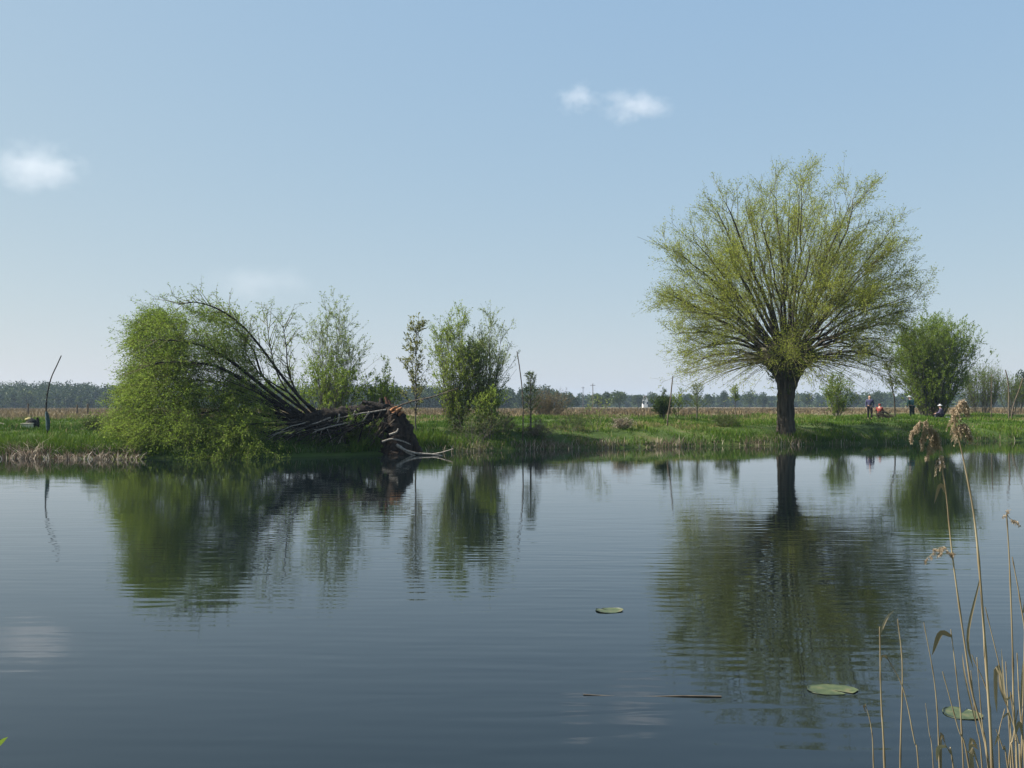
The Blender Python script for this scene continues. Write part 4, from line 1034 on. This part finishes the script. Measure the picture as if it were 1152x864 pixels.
# stools under the two seated people, brushwood and a basket beside them
for px, d, lab in ((989, DP - .3, "low folding stool under the person in red"), (1060, 67, "low folding stool under the person with the white cap")):
    p = on_ground(px, d)
    o = empty("folding_stool", p, lab, "stool", "folding stools of the anglers")
    bevel_box("seat", p + [0, 0, .22], .36, .30, .035, black, o, .01)
    for sx in (-1, 1):
        for sy in (-1, 1):
            v, f = tubes(np.array([p + [sx * .15, sy * .12, -.03], p + [0, sy * .12, .1], p + [-sx * .15, sy * .12, .21]]), np.full(3, .012), 6)
            mesh_obj("leg", [(v, f, black, None)], o)
p = on_ground(1000, DP - 1)
o = empty("brushwood_pile", p, "dark heap of cut branches on the grass right of the seated person", "brushwood")
r = np.random.default_rng(88)
for k in range(22):
    a = r.uniform(-.5, .5); q = p + [r.normal(0, .25), r.normal(0, .2), r.uniform(.03, .38)]; dd = np.array([math.cos(a), r.normal(0, .4), -.35 + r.normal(0, .2)]) * r.uniform(.4, .8)
    e0 = q - dd; e1 = q + dd; e0[2] = max(e0[2], p[2] + .02); e1[2] = max(e1[2], p[2] + .02)
    v, f = tubes(spline([e0, q, e1], 6)[None], np.linspace(.028, .012, 6)[None], 6); mesh_obj("stick", [(v, f, M['stick'], None)], o)
p = on_ground(1066, 66.7)
o = empty("bucket", p, "pale bucket on the grass under the right side of the large bush", "bucket")
hgt = np.array([0, .08, .16, .24, .30]); v, f = tubes(np.stack([np.full(5, p[0]), np.full(5, p[1]), p[2] + hgt], 1), .11 + .12 * hgt, 16)
white_p = rough_mat("white plastic", (0.6, 0.6, 0.58), (0.7, 0.7, 0.68), 5)
mesh_obj("bucket_body", [(v, f, white_p, None)], o)
t = np.linspace(0, np.pi, 12); P = np.stack([p[0] + .145 * np.cos(t), np.full(12, p[1]), p[2] + .29 + .14 * np.sin(t)], 1); v, f = tubes(P, np.full(12, .006), 5); mesh_obj("handle", [(v, f, black, None)], o)

# ------------------------------------------------------------------ lily pads and floating twig
pad_m, nt, b = new_mat("lily pad")
tc = nt.nodes.new("ShaderNodeTexCoord"); nz = nt.nodes.new("ShaderNodeTexNoise"); nz.inputs["Scale"].default_value = 14; nz.inputs["Detail"].default_value = 6
nt.links.new(tc.outputs["Object"], nz.inputs["Vector"])
nt.links.new(ramp(nt, nz.outputs["Fac"], [(.35, (.032, .046, .014)), (.55, (.060, .076, .024)), (.7, (.105, .09, .04))]), b.inputs["Base Color"])
b.inputs["Roughness"].default_value = .5
def lily_pad(px, py, wpx, rot, label, seed, asp=1.0, curl=.004):
    r = np.random.default_rng(seed)
    d0 = at(px, py, 1.0); d = 1.9 / (1.9 - d0[2]); c = at(px, py, d)
    R_ = wpx / F0 * d / 2
    m, n = 44, 6
    a = np.linspace(.16, 2 * np.pi - .16, m) + rot
    V, lay = [], []
    for top in (1, 0):
        for j in range(n):
            rr = R_ * (j / (n - 1)) * (1 + .05 * np.sin(a * 3 + seed) + .02 * r.normal(0, 1, m))
            z = .0015 + (.002 if top else 0) + curl * (j / (n - 1)) ** 4 * (np.sin(a * 2 + seed) * .5 + .5)
            V.append(np.stack([c[0] + rr * np.cos(a), c[1] + rr * np.sin(a) * asp, z], 1))
    V = np.concatenate(V); i = np.arange(2 * n * m).reshape(2, n, m)
    F_ = []
    for k in (0, 1):
        q = np.stack([i[k, :-1, :-1], i[k, :-1, 1:], i[k, 1:, 1:], i[k, 1:, :-1]], -1).reshape(-1, 4)
        F_.append(q if k == 0 else q[:, ::-1])
    F_.append(np.stack([i[0, -1, :-1], i[1, -1, :-1], i[1, -1, 1:], i[0, -1, 1:]], -1))
    for e_ in (0, m - 1): F_.append(np.stack([i[0, :-1, e_], i[0, 1:, e_], i[1, 1:, e_], i[1, :-1, e_]], -1))
    o = mesh_obj("lily_pad", [(V, np.concatenate(F_), pad_m, None)], origin=np.array([c[0], c[1], 0.0]))
    tag(o, label, "lily pad", "lily pads on the pond")
lily_pad(685, 687, 31, 2.2, "small curled lily pad alone in mid-pond", 1, .9, .010)
lily_pad(935, 776, 56, 5.3, "largest lily pad floating just left of the reeds", 2, .75)
lily_pad(1082, 803, 40, 1.0, "lily pad seen between the reed stems", 3, 1.15)
d0 = at(730, 782, 1.0); d = 1.9 / (1.9 - d0[2])
pa = [at(656, 780, d), at(690, 780.5, d), at(730, 782.5, d), at(770, 783, d), at(810, 785, d)]
P = spline([np.array([q[0], d - .25 * k / 4 * 0 + (q[0] - pa[0][0]) * -.05, -.003 + .007 * (k in (0, 3, 4))]) for k, q in enumerate(pa)], 18)
v, f, c = tubes(P[None], np.linspace(.003, .005, 18)[None], 6, cap=True)
tag(mesh_obj("floating_twig", [(v, f, M['stick'], None), (v.copy(), c, M['stick'], None)], origin=P[0]), "thin dark twig floating left of the largest lily pad", "twig")

# ------------------------------------------------------------------ foreground reeds
zx = lambda a: 900 + a * .4903
zy = lambda b_: 440 + b_ * .4907
RG = "dry reeds at the near bank"
def reed(path, d, w, label, plume=None, leaves=(), seed=0, name="reed"):
    """path: points in the photo's lower right corner, foot first; continues down to the bank"""
    r = np.random.default_rng(seed + 900)
    P = [at(zx(a), zy(b_), d) for a, b_ in path]
    v0 = (P[0] - P[1]); v0 = v0 / max(abs(v0[2]), 1e-3)
    foot = P[0] + v0 * max(P[0][2] - 0.0, 0.05) * np.array([.6, .6, 1]); foot[1] = d
    foot[2] = float(ground(foot[0], d)) - .05
    o = empty(name, (foot[0], foot[1], max(foot[2], -.3)), label, "reed", RG)
    line = spline([foot] + P, 26)
    rr = np.linspace(.85, .36, 26) * w * d / F0
    rr[4::5] *= 1.35
    v, f = tubes(line[None], rr[None], 7)
    tn = np.clip(.5 + .3 * np.repeat(vnoise(np.arange(26) * .9 + seed, np.zeros(26), seed) - .9 * (np.arange(26) % 5 == 4), 7) + r.normal(0, .05, 26 * 7), 0, 1)
    mesh_obj("stem", [(v, f, M['reed_stem'], tn)], o)
    for (t, pts, wd) in leaves:          # pts: leaf tip path in zoom coordinates
        k = int(t * 25)
        lp = spline([line[k]] + [at(zx(a), zy(b_), d + .02 * j) for j, (a, b_) in enumerate(pts)], 10)
        T = norm(np.gradient(lp, axis=0)); s = norm(np.cross(T, np.array([.25, 1, .15])))
        ww = (wd * d / F0 * np.sin(np.linspace(.35, np.pi - .02, 10)) ** .8)[:, None]
        up = np.cross(s, T) * .3 * ww
        V = np.concatenate([lp - s * ww, lp + up, lp + s * ww]); i = np.arange(30).reshape(3, 10)
        q = np.concatenate([np.stack([i[a, :-1], i[a, 1:], i[a + 1, 1:], i[a + 1, :-1]], -1) for a in (0, 1)])
        mesh_obj("leaf", [(V, q, M['reed_stem'], np.full(30, r.uniform(.3, .8)))], o)
    for pl in (plume or []):
        # pl: (axis points, spread, drop, n branches)
        ax, spread, drop, nb = pl
        A = spline([at(zx(a), zy(b_), d) for a, b_ in ax], 14)
        ph = r.uniform(0, 1, nb); i = np.minimum((ph * 13).astype(int), 12); u = (ph * 13 - i)[:, None]
        p0 = A[i] * (1 - u) + A[i + 1] * u
        tg = norm(np.gradient(A, axis=0))[i]
        L = (spread * d / F0 * (1.1 - .55 * ph) * r.uniform(.5, 1.1, nb))[:, None]
        dd = norm(tg * .55 + r.normal(0, .55, (nb, 3)))
        B = bez(p0, p0 + dd * L * .5, p0 + dd * L * .8 - np.array([0, 0, 1.25]) * L * drop, 6)
        v, f = tubes(B, np.full((nb, 1), .00045) * np.linspace(1.2, .6, 6)[None], 3)
        va, fa = tubes(A[None], np.linspace(.0016, .0006, 14)[None], 5)
        lv, lf, par = leaves_on(B, 40, .10, .0085, .0026, r, .5, .0022, .6)
        pt_ = np.clip(.5 + r.normal(0, .12, nb)[par] + r.normal(0, .16, len(par)), 0, 1)
        mesh_obj("plume", [(lv, lf, M['plume'], np.repeat(pt_, 4)), (v, f, M['plume'], None), (va, fa, M['reed_stem'], None)], o)

reed([(441, 864), (428, 640), (415, 450), (400, 290), (378, 170), (362, 100)], 3.55, 2.0, "tallest reed topped by a big drooping plume", plume=[([(362, 100), (355, 62), (360, 34), (374, 25), (386, 44)], 12, .8, 60), ([(361, 100), (366, 80), (382, 80), (391, 104)], 11, .9, 46)], leaves=[(.55, [(385, 560), (398, 640)], 1.5)], seed=1)
reed([(434, 864), (395, 690), (375, 560), (350, 380), (336, 240), (325, 170)], 3.75, 1.6, "long reed leaning left with its plume hanging far to the left", plume=[([(325, 170), (314, 112), (294, 76), (270, 74), (252, 104)], 9, .9, 54), ([(316, 118), (298, 86), (283, 96), (280, 126)], 7, .9, 34), ([(319, 130), (310, 104), (302, 116), (291, 150)], 7, .9, 38), ([(350, 385), (338, 368), (316, 366), (290, 384)], 13, .25, 18)], leaves=[(.86, [(322, 215), (308, 258)], 2.0)], seed=2)
reed([(497, 864), (490, 720), (488, 600), (481, 400), (474, 280)], 3.6, 1.6, "upright reed by the right edge with a wispy bent tip", plume=[([(474, 282), (484, 294), (502, 303)], 9, .2, 7)], leaves=[(.45, [(470, 700), (462, 590)], 1.4)], seed=3)
reed([(526, 864), (520, 600), (505, 480), (487, 380)], 3.9, 1.4, "reed curving in from the right edge behind the upright one", leaves=[(.7, [(514, 500), (520, 450)], 1.3)], seed=4)
reed([(194, 864), (186, 700), (183, 540)], 3.8, 1.6, "bare snapped reed with a short leaf at its top, second from the left", leaves=[(.97, [(198, 522), (216, 503)], 1.4)], seed=5)
reed([(230, 864), (235, 640), (224, 522)], 4.0, 1.3, "thin upright dark reed, third from the left", seed=6)
reed([(272, 864), (262, 800), (236, 680), (196, 604)], 3.9, 1.1, "arching reed bent over to the left across its dark neighbour", seed=7, leaves=[(.98, [(190, 606), (186, 620)], 1.0)])
reed([(169, 864), (163, 770), (150, 718)], 4.1, 1.0, "short hooked reed, leftmost of the clump", seed=8, leaves=[(.96, [(146, 722), (152, 738)], .9)])
reed([(320, 864), (310, 680), (284, 530)], 3.85, 1.1, "slim reed leaning left in the gap left of the lily pad", seed=9, leaves=[(.05, [(322, 820), (334, 808)], 1.6)])
reed([(372, 800), (362, 680), (346, 546)], 3.7, 1.2, "reed with a folded leaf hanging left from its broken top", seed=10, leaves=[(.97, [(322, 556), (303, 606)], 3.0)])
reed([(388, 864), (362, 770), (327, 643)], 3.6, 1.3, "straight reed slanting left in front of the half-hidden lily pad", seed=11, leaves=[(.1, [(392, 830), (408, 814)], 2.2)])
reed([(306, 864), (296, 780), (288, 715)], 4.05, .7, "very thin short reed beside the slim leaning one", seed=12)
reed([(440, 830), (432, 700), (394, 604)], 3.9, 1.1, "thin reed crossing behind the tallest stem", seed=13)
reed([(477, 864), (466, 820), (450, 775)], 3.5, 1.1, "short reed slanting left at the foot of the right-hand bunch", seed=14, leaves=[(.9, [(455, 790), (446, 815)], 1.3)])
reed([(490, 864), (470, 690), (425, 495)], 3.8, 1.2, "long thin reed leaning from the right-hand bunch towards the tallest stem", seed=15, leaves=[(.62, [(452, 630), (449, 690), (452, 738)], 2.2)])
reed([(516, 864), (504, 720), (498, 600)], 3.65, 1.3, "reed at the very right edge, half cut off by the picture", seed=16, leaves=[(.6, [(512, 640), (518, 600)], 1.4)])
reed([(484, 864), (478, 740), (472, 620)], 3.75, 1.1, "reed standing close beside the upright one on its left", seed=17)
reed([(432, 864), (418, 760), (406, 610)], 3.6, 1.2, "reed rising close along the left side of the tallest stem", seed=18)
reed([(418, 864), (404, 760), (392, 640)], 4.0, 1.0, "faint thin reed left of the pair of crossing stems", seed=19, leaves=[(.5, [(380, 660), (372, 600)], .9)])
reed([(506, 864), (500, 800), (468, 700)], 3.45, 1.3, "reed bent left low in the right-hand bunch", seed=20, leaves=[(.95, [(460, 680), (456, 640)], 1.3)])

reed([(508, 864), (512, 700), (517, 470)], 3.55, 1.2, "reed running up along the very right border of the picture", seed=21)
reed([(458, 864), (456, 790), (470, 728)], 3.7, 1.0, "short reed tipping right between the tallest stem and the right-hand bunch", seed=22, leaves=[(.9, [(478, 740), (484, 764)], 1.2)])
reed([(498, 864), (494, 790), (483, 690)], 3.4, 1.4, "thick short reed in the middle of the right-hand bunch", seed=23, leaves=[(.7, [(504, 760), (512, 800)], 2.0)])
reed([(352, 864), (344, 830), (332, 808)], 3.5, 1.1, "lowest stub of reed with a curled dry leaf, left of the slanting straight reed", seed=24, leaves=[(.9, [(318, 818), (314, 850)], 2.4)])
reed([(410, 864), (398, 838), (384, 826)], 3.45, 1.0, "low bent reed stub at the bottom border below the half-hidden lily pad", seed=25, leaves=[(.95, [(396, 812), (410, 822)], 1.8)])
reed([(478, 864), (488, 800), (500, 730)], 3.6, 1.1, "reed leaning right across the foot of the right-hand bunch", seed=26)
# tip of a leafy sprig at the lower left edge
p = at(-14, 850, 4.6)
g = np.array([p[0] - .1, 4.6, float(ground(p[0] - .1, 4.6)) - .02])
o = empty("waterside_sprig", g, "green leaf tip poking in at the lower left edge", "plant")
P = spline([g, (g + p) / 2 + [-.03, 0, 0], p], 8); v, f = tubes(P[None], np.linspace(.006, .003, 8)[None], 6); mesh_obj("stem", [(v, f, M['fresh_leaf'], None)], o)
for tip in ((9, 829), (-40, 815), (-22, 800)):
    q = at(*tip, 4.55); lp = bez(p, (p + q) / 2 + [0, 0, .02], q, 8); T = norm(np.gradient(lp, axis=0)); s = norm(np.cross(T, [0, .5, 1.]))
    ww = (.018 * np.sin(np.linspace(.2, np.pi - .02, 8)))[:, None]
    V = np.concatenate([lp - s * ww, lp + np.cross(s, T) * ww * .25, lp + s * ww]); i = np.arange(24).reshape(3, 8)
    mesh_obj("leaf", [(V, np.concatenate([np.stack([i[a, :-1], i[a, 1:], i[a + 1, 1:], i[a + 1, :-1]], -1) for a in (0, 1)]), M['fresh_leaf'], np.full(24, .35))], o)

# ------------------------------------------------------------------ clouds
def cloud(px, py, wpx, hpx, dens, label, seed, d=5200, thr=.52):
    c = at(px, py, d); sx, sz = wpx / F0 * d / 2, hpx / F0 * d / 2; sy = sx * .8
    m = bpy.data.materials.new("cloud vapour"); m.use_nodes = True; nt = m.node_tree
    nt.nodes.remove(nt.nodes["Principled BSDF"])
    vol = nt.nodes.new("ShaderNodeVolumePrincipled")
    vol.inputs["Color"].default_value = (.98, .98, .98, 1); vol.inputs["Anisotropy"].default_value = .2
    tc = nt.nodes.new("ShaderNodeTexCoord")
    ln = nt.nodes.new("ShaderNodeVectorMath"); ln.operation = 'LENGTH'; nt.links.new(tc.outputs["Object"], ln.inputs[0])
    mp = nt.nodes.new("ShaderNodeMapping"); mp.inputs["Location"].default_value = (seed * 3.1, seed * 1.7, seed); mp.inputs["Scale"].default_value = (1, 1, max(.5, sz / sx * 1.3))
    nt.links.new(tc.outputs["Object"], mp.inputs[0])
    nz = nt.nodes.new("ShaderNodeTexNoise"); nz.inputs["Scale"].default_value = 2.4; nz.inputs["Detail"].default_value = 6; nz.inputs["Roughness"].default_value = .58
    nt.links.new(mp.outputs[0], nz.inputs["Vector"])
    def mth(op, a, bb, cl=False):
        n = nt.nodes.new("ShaderNodeMath"); n.operation = op; n.use_clamp = cl
        for k, q in enumerate((a, bb)):
            if isinstance(q, (int, float)): n.inputs[k].default_value = q
            else: nt.links.new(q, n.inputs[k])
        return n.outputs[0]
    fall = mth('SUBTRACT', 1.0, ln.outputs["Value"], True)
    v_ = mth('ADD', nz.outputs["Fac"], mth('MULTIPLY', fall, .48))
    v_ = mth('MULTIPLY', mth('SUBTRACT', v_, thr + .19, True), mth('MULTIPLY', fall, 6.0))
    nt.links.new(mth('MULTIPLY', v_, dens), vol.inputs["Density"])
    nt.links.new(vol.outputs[0], nt.nodes["Material Output"].inputs["Volume"])
    n_, mm = 14, 20
    th = np.linspace(0.01, np.pi - .01, n_); ph = np.arange(mm) * 2 * np.pi / mm
    T, PH = np.meshgrid(th, ph, indexing='ij')
    q = np.stack([np.sin(T) * np.cos(PH), np.sin(T) * np.sin(PH), np.cos(T)], -1).reshape(-1, 3)
    i = np.arange(n_ * mm).reshape(n_, mm)
    f = np.stack([i[:-1], i[1:], np.roll(i[1:], -1, 1), np.roll(i[:-1], -1, 1)], -1).reshape(-1, 4)
    o = mesh_obj("cloud", [(q, f, m, None), (q.copy(), np.array([list(i[0])[::-1]]), m, None), (q.copy(), np.array([list(i[-1])]), m, None)], origin=np.zeros(3))
    o.location = Vector(c); o.scale = (sx, sy, sz)
    tag(o, label, "cloud", "small clouds")
cloud(48, 188, 200, 92, .0018, "bright puffy cloud low in the sky at the left edge", 1)
cloud(650, 110, 84, 54, .0034, "tiny two-lobed cloud, left one of the pair high in mid-sky", 2)
cloud(714, 120, 130, 64, .0038, "small flat wispy cloud, right one of the pair high in mid-sky", 3)
cloud(290, 318, 220, 80, .0004, "very faint cloud veil above the fallen willow", 4)

# ------------------------------------------------------------------ the hazy air
x0, x1, y0, y1, z0, z1 = -1210, 1210, -160, 1260, -2.6, 19.0
v, f = box(((x0 + x1) / 2, (y0 + y1) / 2, (z0 + z1) / 2), x1 - x0, y1 - y0, z1 - z0)
hz = bpy.data.materials.new("hazy air"); hz.use_nodes = True
hz.node_tree.nodes.remove(hz.node_tree.nodes["Principled BSDF"])
vol = hz.node_tree.nodes.new("ShaderNodeVolumePrincipled")
vol.inputs["Color"].default_value = (.58, .76, 1.0, 1)
vol.inputs["Density"].default_value = 0.00023
vol.inputs["Anisotropy"].default_value = 0.2
hz.node_tree.links.new(vol.outputs[0], hz.node_tree.nodes["Material Output"].inputs["Volume"])
tag(mesh_obj("haze", [(v, f, hz, None)], smooth=False), "pale haze over the field", None, None, "stuff")
